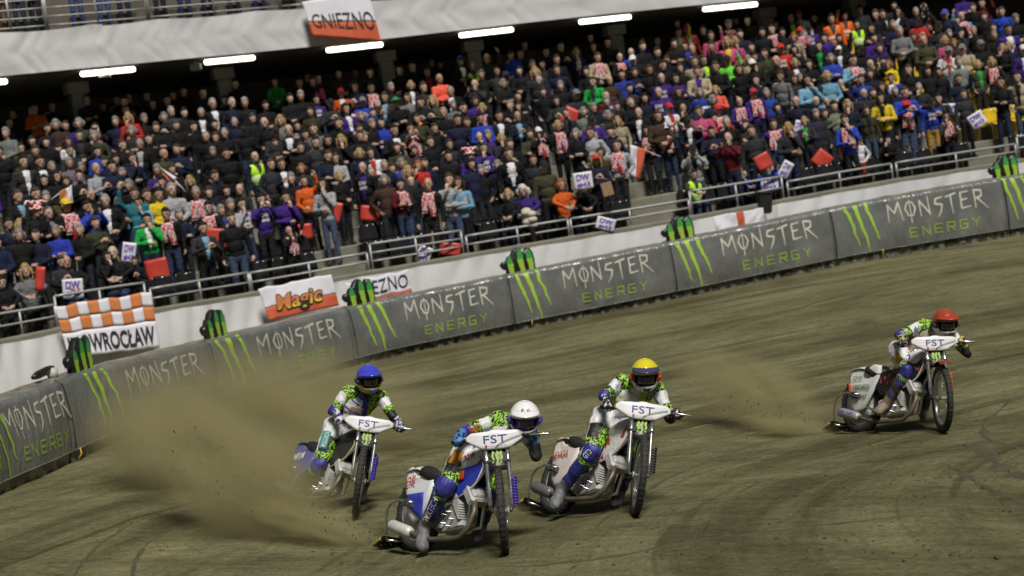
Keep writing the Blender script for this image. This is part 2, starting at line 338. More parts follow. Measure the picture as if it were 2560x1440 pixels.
RUTS = [([(2580, 985), (2520, 1010), (2470, 1050), (2462, 1085), (2500, 1110), (2590, 1130)], .05, 0), ([(2370, 1165), (2430, 1200), (2500, 1235), (2580, 1268)], .055, 0), ([(2410, 1110), (2470, 1140), (2520, 1180), (2590, 1205)], .10, 0), ([(330, 1450), (345, 1390), (400, 1335), (480, 1300)], .035, 0), ([(180, 1450), (230, 1380), (330, 1310)], .03, 0),
        ([(1690, 1080), (1820, 1050), (1980, 1000), (2120, 945)], .03, 1), ([(1790, 830), (2000, 770), (2200, 720), (2400, 680), (2560, 650)], .06, 0), ([(1480, 1330), (1600, 1240), (1780, 1150), (1980, 1090)], .03, 0), ([(1240, 1420), (1500, 1400), (1900, 1330), (2300, 1290)], .03, 0), ([(820, 880), (1000, 860), (1250, 815), (1500, 775), (1760, 735)], .07, 0), ([(1940, 700), (2200, 650), (2560, 600)], .08, 0), ([(1650, 790), (1900, 740), (2150, 700), (2560, 640)], .05, 0)]
for n_, (pp, wd, dry) in enumerate(RUTS):
    xs = [p[0] for p in pp]; k_ = np.linspace(0, len(pp) - 1, 60); fx, fy = _spl0(np.arange(len(pp)), np.array([p[0] for p in pp], float)), _spl0(np.arange(len(pp)), np.array([p[1] for p in pp], float)); pts = [ground_at(fx(t), fy(t)) for t in k_]; vs = []
    for j, p in enumerate(pts):
        t = (pts[min(j + 1, 59)] - pts[max(j - 1, 0)]).normalized(); o = Vector((-t.y, t.x, 0)).normalized(); ww = wd * (1 + .8 * mnoise.noise((j * .35, n_ * 3, 0))) * min(1, j / 8, (59 - j) / 8) * max(.15, min(1, .75 + 1.6 * mnoise.noise((j * .16, n_ * 7, 2)))); hh = .5 * ww * (.4 + .6 * abs(mnoise.noise((j * .6, n_, 4))))
        for a, h in ((-1.2, -.012), (-.5, hh * .7), (-.1, hh * .4), (.35, hh), (1.2, -.012)): q = p + o * (a * ww + .3 * wd * mnoise.noise((j * .5, a, n_))); q.z = ground_z(q.x, q.y) + rut(q.x, q.y) + h + .004; vs.append(q)
    mb = MB(); mb.add(vs, [(j * 5 + k, (j + 1) * 5 + k, (j + 1) * 5 + k + 1, j * 5 + k + 1) for j in range(59) for k in range(4)])
    tag(mb.build("tyre_rut", M_DRY if dry else M_DAMP), "ridge of loose shale thrown up along a tyre track", "rut", kind="structure")
# ================================================================== inflatable safety fence
def _spl(xs, ys):
    """natural cubic spline"""
    n = len(xs); h = np.diff(xs); A = np.eye(n); bb = np.zeros(n)
    for i in range(1, n - 1):
        A[i, i - 1], A[i, i], A[i, i + 1] = h[i - 1], 2 * (h[i - 1] + h[i]), h[i]; bb[i] = 3 * ((ys[i + 1] - ys[i]) / h[i] - (ys[i] - ys[i - 1]) / h[i - 1])
    c = np.linalg.solve(A, bb)
    def f(x):
        i = min(max(int(np.searchsorted(xs, x)) - 1, 0), n - 2); t = x - xs[i]
        b_ = (ys[i + 1] - ys[i]) / h[i] - h[i] * (2 * c[i] + c[i + 1]) / 3; d = (c[i + 1] - c[i]) / (3 * h[i])
        return ys[i] + b_ * t + c[i] * t * t + d * t ** 3
    return f
_fp = np.array([tuple(at(a, b, s)) for a, b, s in FENCE])
_fx, _fy = _spl(FENCE[:, 0], _fp[:, 0]), _spl(FENCE[:, 0], _fp[:, 1])
_fh = [(np.interp(a, FTOP[:, 0], FTOP[:, 1]), b, s) for a, b, s in FENCE]
_fhh = np.array([(b - t) / s for t, b, s in _fh]); _fhh = np.convolve(np.pad(_fhh, 2, 'edge'), np.ones(5) / 5, 'valid')
def fence_frame(u):
    p = Vector((_fx(u), _fy(u), 0)); q = Vector((_fx(u + 4), _fy(u + 4), 0)); t = (q - p).normalized(); p.z = ground_z(p.x, p.y)
    return p, t, Vector((-t.y, t.x, 0)), float(np.interp(u, FENCE[:, 0], _fhh))
def wrinkle(u, zf):
    x = u / 120.0
    d = .034 * mnoise.noise((x * 1.1, zf * 1.2, 0.3)) + .026 * mnoise.noise((x * 3.1 + zf * 1.6, zf * .9, 5.0)) + .013 * mnoise.noise((x * 9 + zf * 3.0, zf * 1.5, 9.0))
    e = abs(((u - 265) / 390.0) % 1.0 - .10)          # pulled folds beside each claw print
    d += .030 * math.exp(-(e / .07) ** 2) * math.sin(zf * 5 + u * .09)
    return d
def fence_pt(u, zf, off=0.0, ur=None):
    """front face: zf 0 at the ground, 1 at the top front edge; off = distance in front of the cover"""
    p, t, o, h = fence_frame(u)
    if zf <= .9: back = -.05 * math.sin(math.pi * zf / .9); z = zf * h
    else:
        k = (zf - .9) / .1; back = .14 * k * k; z = h * (.9 + .1 * math.sin(k * math.pi / 2))
    return p + o * (back - off + wrinkle(u, zf)) + Vector((0, 0, z))
def cover_material():
    m = bpy.data.materials.new("fence_vinyl"); nt, b = _nodes(m); L = nt.links; N = nt.nodes.new
    tc = N("ShaderNodeTexCoord"); n = N("ShaderNodeTexNoise"); n.inputs["Scale"].default_value = 1.7; n.inputs["Detail"].default_value = 6
    geo = N("ShaderNodeNewGeometry"); sep = N("ShaderNodeSeparateXYZ"); L.new(geo.outputs["Normal"], sep.inputs[0]); L.new(tc.outputs["Object"], n.inputs["Vector"])
    cr = N("ShaderNodeValToRGB"); cr.color_ramp.elements[0].position = .32; cr.color_ramp.elements[0].color = (.105, .109, .106, 1); cr.color_ramp.elements[1].position = .72; cr.color_ramp.elements[1].color = (.178, .181, .170, 1); L.new(n.outputs["Fac"], cr.inputs[0])
    # dust and mud lying on the upward faces
    n2 = N("ShaderNodeTexNoise"); n2.inputs["Scale"].default_value = 5; n2.inputs["Detail"].default_value = 6; L.new(tc.outputs["Object"], n2.inputs["Vector"])
    up = N("ShaderNodeMapRange"); up.inputs[1].default_value = .93; up.inputs[2].default_value = .995; L.new(sep.outputs[2], up.inputs[0])
    mm = N("ShaderNodeMath"); mm.operation = 'MULTIPLY'; L.new(up.outputs[0], mm.inputs[0]); r2 = N("ShaderNodeMapRange"); r2.inputs[1].default_value = .35; r2.inputs[2].default_value = .6; L.new(n2.outputs["Fac"], r2.inputs[0]); L.new(r2.outputs[0], mm.inputs[1])
    mx = N("ShaderNodeMix"); mx.data_type = 'RGBA'; L.new(mm.outputs[0], mx.inputs[0]); L.new(cr.outputs[0], mx.inputs[6]); mx.inputs[7].default_value = (.24, .215, .15, 1)
    L.new(mx.outputs[2], b.inputs["Base Color"])
    rr = N("ShaderNodeMapRange"); b.inputs['Coat Weight'].default_value = .45; b.inputs['Coat Roughness'].default_value = .16
    rr.inputs[3].default_value = .22; rr.inputs[4].default_value = .8; L.new(mm.outputs[0], rr.inputs[0]); L.new(rr.outputs[0], b.inputs["Roughness"])
    n3 = N("ShaderNodeTexNoise"); n3.inputs["Scale"].default_value = 9; n3.inputs["Detail"].default_value = 4; mp = N("ShaderNodeMapping"); mp.inputs["Scale"].default_value = (1.4, 1.4, .35); L.new(tc.outputs["Object"], mp.inputs[0]); L.new(mp.outputs[0], n3.inputs["Vector"])
    bp = N("ShaderNodeBump"); bp.inputs["Strength"].default_value = .8; bp.inputs["Distance"].default_value = .04; L.new(n3.outputs["Fac"], bp.inputs["Height"]); L.new(bp.outputs[0], b.inputs["Normal"])
    return m
M_COVER = cover_material()
M_SKIRT = two_tone("muddy_skirt", (.040, .036, .025), (.155, .150, .125), 6.5, .47, .8)
M_SKIRTL = two_tone("dusty_skirt", (.15, .15, .125), (.25, .25, .215), 4.5, .5, .7)
M_STRAP = mat("fence_strap", (.018, .018, .018), .6)
M_CREAM = mat("print_cream", (.56, .55, .46), .6, var=.2, scale=5)
M_LIME = mat("print_lime", (.30, .50, .045), .6, var=.18, scale=4)
M_LIMEDULL = mat("print_lime_faded", (.27, .40, .06), .6, var=.3, scale=3)
M_GREEN = mat("print_green", (.05, .33, .06), .5, var=.15)
M_YEL = mat("yellow_strap", (.6, .42, .03), .6)
# hand-drawn lettering: strokes (x0,y0,x1,y1,w0,w1) in a unit box per letter
GLYPH = {
 'M': (1.15, [(.06, -.12, .10, .92, .05, .12), (.08, .92, .46, .38, .13, .10), (.44, .36, .86, 1.0, .10, .12), (.84, 1.0, .98, -.14, .13, .05), (.02, .80, .14, .96, .04, .12)]),
 'O': (.95, [(.50, 1.32, .50, -.34, .05, .09), (.30, .86, .10, .50, .08, .12), (.10, .52, .34, .08, .12, .09), (.34, .10, .66, .08, .09, .09), (.66, .08, .90, .50, .09, .12), (.90, .48, .70, .86, .12, .08), (.28, .85, .72, .85, .08, .08)]),
 'N': (.95, [(.10, -.06, .12, .86, .06, .12), (.10, .88, .84, .06, .13, .12), (.86, -.04, .84, 1.22, .12, .05)]),
 'S': (.9, [(.92, .86, .30, .80, .06, .13), (.30, .84, .16, .50, .12, .12), (.16, .52, .80, .42, .12, .12), (.80, .46, .62, .04, .12, .12), (.64, .08, .30, -.30, .12, .04)]),
 'T': (.85, [(-.05, .80, .98, .94, .08, .14), (.46, .90, .50, -.22, .14, .05)]),
 'E': (.85, [(.18, .96, .16, .0, .12, .13), (.12, .90, .92, .94, .12, .06), (.16, .48, .76, .52, .12, .07), (.14, .02, .98, .06, .13, .06)]),
 'R': (1.0, [(.14, .98, .16, -.10, .12, .08), (.10, .94, .70, .86, .12, .12), (.72, .90, .66, .52, .12, .12), (.66, .54, .18, .44, .11, .10), (.34, .46, 1.08, -.22, .12, .05)]),
}
def stroke_word(mb, word, fn, mi=0):
    wd = sum(GLYPH[c][0] for c in word) + .16 * (len(word) - 1); x = 0.0
    for ci, c in enumerate(word):
        cw, sts = GLYPH[c]
        for si, (x0, y0, x1, y1, w0, w1) in enumerate(sts):
            n = 5; L_ = math.hypot((x1 - x0) * cw, y1 - y0); nx, ny = -(y1 - y0) / L_, (x1 - x0) * cw / L_; vs = []
            for k in range(n + 1):
                t = k / n; a, b = lerp(x0, x1, t) * cw, lerp(y0, y1, t); ww = lerp(w0, w1, t) * .5 * (1 + .16 * mnoise.noise((ci * 3.3 + si, k * .9, 4.0)))
                for sg in (1, -1): vs.append(fn((x + a + nx * ww * sg) / wd, b + ny * ww * sg, .0007 * si))
            mb.add(vs, [(2 * k, 2 * k + 1, 2 * k + 3, 2 * k + 2) for k in range(n)], mi)
        x += cw + .16
BLOCK = {'E': [(0, 0, 0, 1), (0, 1, 1, 1), (0, .5, .85, .5), (0, 0, 1, 0)], 'N': [(0, 0, 0, 1), (0, 1, 1, 0), (1, 0, 1, 1)], 'R': [(0, 0, 0, 1), (0, 1, 1, 1), (1, 1, 1, .45), (1, .45, 0, .45), (.45, .45, 1, 0)],
         'G': [(1, 1, 0, 1), (0, 1, 0, 0), (0, 0, 1, 0), (1, 0, 1, .5), (1, .5, .5, .5)], 'Y': [(0, 1, .5, .5), (1, 1, .5, .5), (.5, .5, .5, 0)]}
SEAMS = [-190, 185, 545, 890, 1285, 1690, 2090, 2520, 2920]
CLAWX = [5, 265, 590, 940, 1330, 1730, 2150, 2545]
TEXTX = [(35, 186), (335, 515), (660, 855), (1025, 1240), (1420, 1640), (1815, 2050), (2230, 2475), None]
WHERE = ["at the near end of the curve", "below the checkered banner", "below the orange script banner", "behind the blue-helmeted rider", "centre of the bend", "below the row of seated spectators", "with a gap in its skirt", "at the far end of the curve"]
for i in range(8):
    u0, u1 = SEAMS[i], SEAMS[i + 1]; base = fence_frame((u0 + u1) / 2)[0]
    seg = empty("air_fence_segment", base)
    tag(seg, "grey inflatable fence segment with green claw marks, " + WHERE[i], "fence", "inflatable fence segments round the bend")
    def edge(u): return min(1, abs(u - u0) / 9.0, abs(u1 - u) / 9.0)
    mb = MB(); nu = 60; zs = [.135, .18, .25, .33, .42, .5, .58, .66, .74, .82, .88, .90, .92, .94, .96, .98, 1.0]; vs = []
    for a in range(nu + 1):
        u = lerp(u0 + .3, u1 - .3, a / nu); p, t, o, h = fence_frame(u); pinch = (1 - math.sqrt(edge(u))) * .035
        for z in zs: vs.append(fence_pt(u, z) + o * pinch)
        for bk, dz in ((.22, .006), (.32, .004), (.42, .0), (.52, -.012), (.60, -.05), (.64, -.15), (.65, -h + .02)):
            vs.append(p + o * (bk + wrinkle(u, 1 + bk) * .4) + Vector((0, 0, h + dz + .02 * mnoise.noise((u * .02, bk * 6, 2)) - pinch)))
    w_ = len(zs) + 7
    mb.add(vs, [(a * w_ + b, (a + 1) * w_ + b, (a + 1) * w_ + b + 1, a * w_ + b + 1) for a in range(nu) for b in range(w_ - 1)])
    mb.build("cover", M_COVER, seg, base)
    mb = MB()            # muddy skirt below the printed cover, hanging in uneven folds
    def skirt(a, b):
        u = lerp(u0 + 1.5, u1 - 1.5, a); p = fence_pt(u, .15 * b, -.055 + .02 * math.sin(u * .23) * (1 - b) + .015 * mnoise.noise((u * .05, b, 2)))
        p.z -= .012 * (1 - b) * abs(math.sin(u * .11)); return p
    mb.grid(skirt, 70, 4); mb.build("skirt", M_SKIRT if i > 1 else M_SKIRTL, seg, base)
    mb = MB()            # hem of the cover
    mb.tube([fence_pt(lerp(u0 + 2, u1 - 2, a / 40), .137, .004) for a in range(41)], .009, 6); mb.build("hem", M_COVER, seg, base)
    mb = MB()            # dark seam straps at the ends
    mb.tube([fence_pt(u0 + 3 + 2.0 * (1 - z), z, .004) for z in np.linspace(.14, .99, 14)], .010, 6); mb.build("strap", M_STRAP, seg, base)
    if TEXTX[i]:
        a0, a1 = TEXTX[i]; mb = MB()
        stroke_word(mb, "MONSTER", lambda x, y, e: fence_pt(lerp(a0, a1, x), .60 + .29 * y, .006 + e)); mb.build("lettering", M_CREAM, seg, base)
        mb = MB(); e0, e1 = lerp(a0, a1, .20), lerp(a0, a1, .97); cw = (e1 - e0) / 6
        for k, ch in enumerate("ENERGY"):
            for x0, y0, x1, y1 in BLOCK[ch]:
                L_ = max(math.hypot(x1 - x0, y1 - y0), .01); nx, ny = -(y1 - y0) / L_ * .09, (x1 - x0) / L_ * .09; ex, ey = (x1 - x0) / L_ * .09, (y1 - y0) / L_ * .09
                q = [(x0 - ex + nx, y0 - ey + ny), (x0 - ex - nx, y0 - ey - ny), (x1 + ex - nx, y1 + ey - ny), (x1 + ex + nx, y1 + ey + ny)]
                mb.add([fence_pt(e0 + cw * k + cw * .55 * x, .27 + .14 * y, .007) for x, y in q], [(0, 1, 2, 3)])
        mb.build("small_lettering", M_LIMEDULL, seg, base)
    c = CLAWX[i]; mb = MB(); sp = 26 * (1 if i > 1 else .75)
    for k, (dx, ln, wd) in enumerate(((-22, .26, .8), (2, .14, 1.0), (27, .32, .75))):
        pts = []
        for j in range(15):
            t = j / 14; zf = 1.0 - t * (1.0 - ln); u = c + dx * sp / 26 + 26 * sp / 26 * t + 5 * mnoise.noise((k * 5.1, t * 5, i)) * (1 - t * .3)
            hw = (4.6 * wd * (1 - t) ** .7 + 1.2 + 1.5 * mnoise.noise((k + 9, t * 9, i))) * sp / 26; pts += [fence_pt(u - hw, zf, .008), fence_pt(u + hw, zf, .008)]
        mb.add(pts, [(2 * j, 2 * j + 1, 2 * j + 3, 2 * j + 2) for j in range(14)])
    mb.build("claw_marks", M_LIME, seg, base)
# yellow lashing seen where two skirts part
for n_, (u, lab) in enumerate(((195, "yellow lashing strap at the base of the near fence gap"), (1330, "yellow lashing strap at the base of the middle fence"), (2207, "yellow lashing strap in the far fence skirt gap"))):
    mb = MB(); q = fence_pt(u, .12, .0); mb.tube([fence_pt(u - 3, .02, .02), fence_pt(u, .08, .05), fence_pt(u + 1, .15, .02)], .009, 6)
    tag(mb.build("lashing_strap", M_YEL, None, q), lab, "strap", "lashing straps of the fence")
# black claw-topped signs standing on the fence
M_RUB = mat("black_foam", (.014, .014, .014), .32, var=.3, bump=.4, bscale=14)
SIGN = [(-.34, .02), (-.33, .10), (-.40, .12), (-.46, .20), (-.42, .26), (-.32, .28), (-.27, .36), (-.20, .38), (-.14, .47), (-.04, .52), (.03, .50), (.08, .42), (.13, .41), (.18, .49), (.27, .48), (.33, .38), (.35, .24), (.35, .02)]
SLAB = ["above the checkered banner gap", "beside the orange script banner", "in front of the lower white name banner", "above the middle of the bend", "beside the red-cross flag", "at the far right end"]
for n_, i in enumerate((1, 2, 3, 4, 5, 7)):
    c = CLAWX[i]; p, t, o, h = fence_frame(c); ys = .5 if i == 1 else 1.0
    M = Matrix((t, o, Vector((0, 0, 1)))).transposed().to_4x4(); M.translation = p + o * .16 + Vector((0, 0, h - .04))
    sg = empty("claw_sign", M.translation); tag(sg, "black ragged-topped foam sign with three green claws, " + SLAB[n_], "sign", "claw signs on the fence top")
    poly = [(x * .92, z) for x, z in SIGN]; mb = MB(); n = len(poly); rows = []
    for d, k in ((-.02, .90), (-.01, .97), (.02, 1.0), (.08, 1.0), (.10, .93)):
        rows.append([M @ Vector((x * k, d, .25 + (z - .25) * k + .012 * mnoise.noise((x * 9, d * 9, i)))) for x, z in poly])
    vs = [p_ for r_ in rows for p_ in r_]; fs = [(a * n + b, a * n + (b + 1) % n, (a + 1) * n + (b + 1) % n, (a + 1) * n + b) for a in range(4) for b in range(n)] + [tuple(range(n - 1, -1, -1)), tuple(range(4 * n, 5 * n))]
    mb.add(vs, fs); mb.build("foam_body", M_RUB, sg, M.translation)
    for k, (x0, zt) in enumerate(((-.20, .36), (.03, .49), (.23, .46))):
        mb = MB(); pts = []; N_ = 9
        for j in range(N_ + 1):
            tt = j / N_; z = lerp(zt, .03, tt); x = x0 - .03 * (1 - tt) + .02 * mnoise.noise((k * 3, tt * 5, 1)); hw = (.022 + .066 * math.sin(min(1, tt * 2.2) * math.pi / 2) * (1 - .55 * tt)) * (1 if j else .2)
            pts += [M @ Vector((x - hw, -.026, z + (.03 if j == 0 else 0))), M @ Vector((x + hw * .8, -.026, z))]
        fs = [(2 * j, 2 * j + 1, 2 * j + 3, 2 * j + 2) for j in range(N_)]
        mb.add(pts, fs[:4], 0); mb.add(pts, fs[4:], 1); mb.build("claw", [M_GREEN, M_LIME], sg, M.translation)
# dark lamp-like padding lying on the fence by the nearest sign
p, t, o, h = fence_frame(200); q = p + o * .35 + Vector((0, 0, h + .02))
cov = empty("fence_pad", q); tag(cov, "black padded boom lying on the fence top beside the nearest sign", "pad")
mb = MB(); mb.tube([q + t * a + Vector((0, 0, .06 + .10 * (a + .3))) for a in np.linspace(-.30, .30, 7)], [.03, .05, .06, .06, .06, .05, .03], 10); mb.build("padding", M_RUB, cov, q)
mb = MB(); mb.tube([q + t * (.12 + .05 * k) + o * -.05 + Vector((0, 0, .08 - .03 * k)) for k in range(3)], [.05, .09, .06], 10); mb.build("liner", mat("pale_vinyl", (.45, .45, .40), .5), cov, q)

# ================================================================== the stand
STD = np.array([(-500, 950, 146), (0, 862, 135), (400, 777, 127), (640, 741, 122), (850, 700, 120), (1280, 625, 115), (1692, 557, 112), (1932, 512, 110), (2170, 467, 108), (2520, 412, 105), (3000, 335, 101), (4400, 118, 91)], float)
_su = np.linspace(-500, 4400, 491)
_sw = np.array([tuple(at(a, np.interp(a, STD[:, 0], STD[:, 1]), np.interp(a, STD[:, 0], STD[:, 2]))) for a in _su])
_k = np.ones(31) / 31
for c in range(3): _sw[:, c] = np.convolve(np.pad(_sw[:, c], 15, mode='reflect', reflect_type='odd'), _k, 'valid')
_st = np.gradient(_sw[:, :2], axis=0); _st /= np.linalg.norm(_st, axis=1)[:, None]; _so = np.c_[-_st[:, 1], _st[:, 0]]
for c in range(2): _so[:, c] = np.convolve(np.pad(_so[:, c], 15, 'edge'), _k, 'valid')
def stand(u, out=0.0, dz=0.0):
    """point of the stand: u along the front wall (photo column of its top edge), out metres behind it, dz above its top edge"""
    x, y, z = (float(np.interp(u, _su, _sw[:, c])) for c in range(3)); ox, oy = (float(np.interp(u, _su, _so[:, c])) for c in range(2))
    return Vector((x + ox * out, y + oy * out, z + dz))
def stand_u(px, out, dz):
    """u whose point (out, dz) is seen at photo column px"""
    xs = [proj(stand(a, out, dz))[0] for a in np.linspace(-450, 2950, 69)]
    return float(np.interp(px, xs, np.linspace(-450, 2950, 69)))
ROWS, RISE, TREAD, OUT0, Z0 = 11, .36, .90, .45, -.10
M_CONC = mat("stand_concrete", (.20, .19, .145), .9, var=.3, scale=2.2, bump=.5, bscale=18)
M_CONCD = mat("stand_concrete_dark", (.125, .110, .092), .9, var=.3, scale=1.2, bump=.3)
M_CONCG = mat("column_concrete", (.28, .265, .24), .85, var=.25, scale=2.0, bump=.3)
ter = empty("terrace", stand(1280)); tag(ter, "stepped concrete terrace under the crowd", "terrace", kind="structure")
US = np.linspace(-450, 4300, 72)
for i in range(ROWS):
    mb = MB(); o0 = OUT0 - .42 + TREAD * i; z = Z0 + RISE * i; o1 = o0 + TREAD if i < ROWS - 1 else o0 + 9.0
    pf = [(o0, z - RISE - .05), (o0, z - .02), (o0 + .02, z), (o1 + .03, z)]
    mb.add([stand(u, a, b) for u in US for a, b in pf], [(k * 4 + j, (k + 1) * 4 + j, (k + 1) * 4 + j + 1, k * 4 + j + 1) for k in range(len(US) - 1) for j in range(3)], 0, False)
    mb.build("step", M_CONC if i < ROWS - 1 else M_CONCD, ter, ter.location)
# low front wall: concrete ledge and the white cloth hung over it
mb = MB(); pf = [(-.04, -1.6), (-.04, .06), (-.02, .09), (.16, .09), (.18, .06), (.18, -.3)]
mb.add([stand(u, a, b) for u in US for a, b in pf], [(k * 6 + j, (k + 1) * 6 + j, (k + 1) * 6 + j + 1, k * 6 + j + 1) for k in range(len(US) - 1) for j in range(5)], 0, False)
tag(mb.build("front_wall", M_CONC), "low concrete parapet along the front of the stand", "wall", kind="structure")
M_CLOTH = mat("white_cloth", (.60, .60, .60), .75, var=.05, scale=1.5, bump=.35, bscale=5)
M_CLOTHG = mat("grey_cloth", (.58, .58, .585), .75, var=.05, scale=1.2, bump=.3, bscale=4)
def cloth_fold(u, v, s=0.0):
    x = u / 100.0; ties = abs((x / 2.6 + s) % 1.0 - .5) * 2
    return .035 * mnoise.noise((x * .9, v * 1.2, s)) + .05 * (1 - abs(mnoise.noise((x * 1.9 + v * .8, v * .35, s + 8)))) ** 7 + .03 * mnoise.noise((x * 3 + v, v * .6, s + 4)) + .05 * v * math.sin(x * 2.4 + 3 * v + s) * (1 - ties) * .5 + .04 * math.exp(-((1 - ties) / .07) ** 2)
for n_, (ua, ub, lab) in enumerate(((-450, 858, "white cloth hung below the railing behind the checkered banner"), (856, 1933, "white cloth hung below the railing along the middle of the stand"), (1931, 2950, "white cloth hung below the railing at the far end"))):
    mb = MB(); o_ = stand((ua + ub) / 2, -.08, -.6)
    def fn(a, b): u = lerp(ua, ub, a); return stand(u, -.19 - .06 * b + cloth_fold(u, b, n_ * 2.0), .005 - 1.15 * b - .02 * abs(math.sin(u * .021)) * (1 - b))
    mb.grid(fn, 150, 10); tag(mb.build("wall_cloth", M_CLOTH, None, o_), lab, "cloth", "white cloths along the front wall")
# ---------------------------------------------------------------- upper tier
BAL = np.array([(-500, 239), (0, 192), (640, 132), (972, 100), (1280, 60), (1665, 22), (1900, -2), (2560, -62), (3000, -100), (4400, -222)], float)
BZ = 4.30
def balu(u, out=0.0, dz=0.0):
    y = float(np.interp(u, BAL[:, 0], BAL[:, 1])); d = _fw + RT * float((u - 1280) / FPX) - UP * float((y - 720) / FPX)
    p = CAM + d * (BZ / d.z); q = p.copy(); q.z += dz
    return q + Vector((float(np.interp(u, _su, _so[:, 0])), float(np.interp(u, _su, _so[:, 1])), 0)) * out
_bp = np.array([tuple(balu(a)) for a in _su])
for c in range(3): _bp[:, c] = np.convolve(np.pad(_bp[:, c], 30, mode='reflect', reflect_type='odd'), np.ones(61) / 61, 'valid')
def bal(u, out=0.0, dz=0.0):
    return Vector((float(np.interp(u, _su, _bp[:, 0])) + float(np.interp(u, _su, _so[:, 0])) * out, float(np.interp(u, _su, _bp[:, 1])) + float(np.interp(u, _su, _so[:, 1])) * out, CAMH + BZ + dz))
def bal_u(px, out, dz):
    xs = [proj(bal(a, out, dz))[0] for a in np.linspace(-450, 2950, 69)]; return float(np.interp(px, xs, np.linspace(-450, 2950, 69)))
BH = 1.0
mb = MB(); pf = [(9.5, .02), (.10, .02), (.02, .0), (.02, BH - .04), (.35, BH - .04), (.36, BH - .02), (9.5, BH - .02)]
mb.add([bal(u, a, b) for u in US for a, b in pf], [(k * 7 + j, (k + 1) * 7 + j, (k + 1) * 7 + j + 1, k * 7 + j + 1) for k in range(len(US) - 1) for j in range(6)], 0, False)
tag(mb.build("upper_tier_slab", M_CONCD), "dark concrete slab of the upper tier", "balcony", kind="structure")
mb = MB()
for a, b in ((1.0, 0), (2.0, .4), (3.0, .8), (4.0, 1.2), (5.0, 1.6)):
    pf = [(a, BH - .1 + b), (a, BH + .38 + b), (a + 1.02, BH + .38 + b)]
    mb.add([bal(u, x, y) for u in US for x, y in pf], [(k * 3 + j, (k + 1) * 3 + j, (k + 1) * 3 + j + 1, k * 3 + j + 1) for k in range(len(US) - 1) for j in range(2)], 0, False)
mb.add([bal(u, 6.0, y) for u in US for y in (BH, BH + 7)], [(k * 2, k * 2 + 2, k * 2 + 3, k * 2 + 1) for k in range(len(US) - 1)], 0, False)
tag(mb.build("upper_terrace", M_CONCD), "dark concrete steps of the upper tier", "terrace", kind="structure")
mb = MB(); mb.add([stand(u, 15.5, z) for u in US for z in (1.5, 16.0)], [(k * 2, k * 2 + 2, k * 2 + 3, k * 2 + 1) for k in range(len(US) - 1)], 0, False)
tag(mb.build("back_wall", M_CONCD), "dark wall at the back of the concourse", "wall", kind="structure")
for n_, (ua, ub, lab) in enumerate(((-450, 266, "grey cloth over the upper balcony front, left of the draped name flag"), (264, 1294, "grey cloth over the upper balcony front around the draped name flag"), (1292, 2950, "grey cloth over the upper balcony front above the far lamps"))):
    mb = MB(); o_ = bal((ua + ub) / 2, 0, .5)
    def fn(a, b):
        u = lerp(ua, ub, a); return bal(u, -.03 + cloth_fold(u, 1 - abs(2 * b - 1), 1.7 + n_) * .6 - .03, BH + .03 - (BH + .02) * b - .05 * abs(math.sin(u * .013 + n_)) * (1 - b))
    mb.grid(fn, 160, 12); tag(mb.build("balcony_cloth", M_CLOTHG, None, o_), lab, "cloth", "grey cloths on the balcony front")
# columns
for n_, px in enumerate((205, 568, 972, 1190, 1543, 1918, 2140)):
    u = stand_u(px, 10.6, 4.6); b = stand(u, 10.6, Z0 + RISE * (ROWS - 1)); h = CAMH + BZ + .05 - b.z; th = math.atan2(float(np.interp(u, _su, _st[:, 1])), float(np.interp(u, _su, _st[:, 0])))
    Mz = Matrix.Rotation(th, 3, 'Z'); root = empty("concrete_column", b)
    tag(root, "square concrete column under the balcony, %s from the near end" % ordinal(n_ + 1), "column", "columns under the balcony")
    mb = MB(); mb.rbox(b + V(0, 0, h / 2 - .16), (.38, .38, h - .32), Mz, b=.12); mb.build("shaft", M_CONCG, root, b)
    mb = MB(); mb.rbox(b + V(0, 0, h - .16), (.56, .5, .32), Mz, b=.1); mb.build("capital", M_CONCG, root, b)
# fluorescent lamps under the balcony edge
M_TUBE = mat("lamp_diffuser", (1.0, .99, .80), .4, var=0, emit=4.5); M_LBOX = mat("lamp_body", (.42, .42, .40), .5)
LAMP = [(-45, 205, 18, 202), (200, 184, 338, 170), (510, 154, 637, 142), (815, 124, 957, 109), (1147, 84, 1283, 69), (1447, 48, 1577, 38), (1757, 14, 1893, 0)]
LWH = ["at the left frame edge", "over the man in a black jacket", "beside the small grey speaker box", "below the draped name flag", "over the first lime vest", "right of the lime vest lamp", "farthest along the balcony"]
for n_, (x0, y0, x1, y1) in enumerate(LAMP):
    a = bal(bal_u(x0, .25, -.06), .25, -.09); b = bal(bal_u(x1, .25, -.06), .25, -.09); c = (a + b) / 2; d = (b - a).normalized()
    root = empty("fluorescent_lamp", c); tag(root, "lit fluorescent lamp under the balcony edge, " + LWH[n_], "lamp", "fluorescent lamps under the balcony")
    pts = [a + d * x for x in (0, .02, .06)] + [b - d * x for x in (.06, .02, 0)]
    mb = MB(); mb.tube(pts, [.02, .055, .065, .065, .055, .02], 12); mb.build("diffuser", M_TUBE, root, c)
    mb = MB(); mb.tube([a + V(0, 0, .085) + d * .05, b + V(0, 0, .085) - d * .05], .045, 6); mb.build("housing", M_LBOX, root, c)
mb = MB()
mb.tube([bal(u, .3, .0) for u in US], .02, 6); tag(mb.build("cable_conduit", mat("conduit", (.10, .07, .06), .6), None, bal(1280, .3, 0)), "thin dark conduit running between the balcony lamps", "conduit")
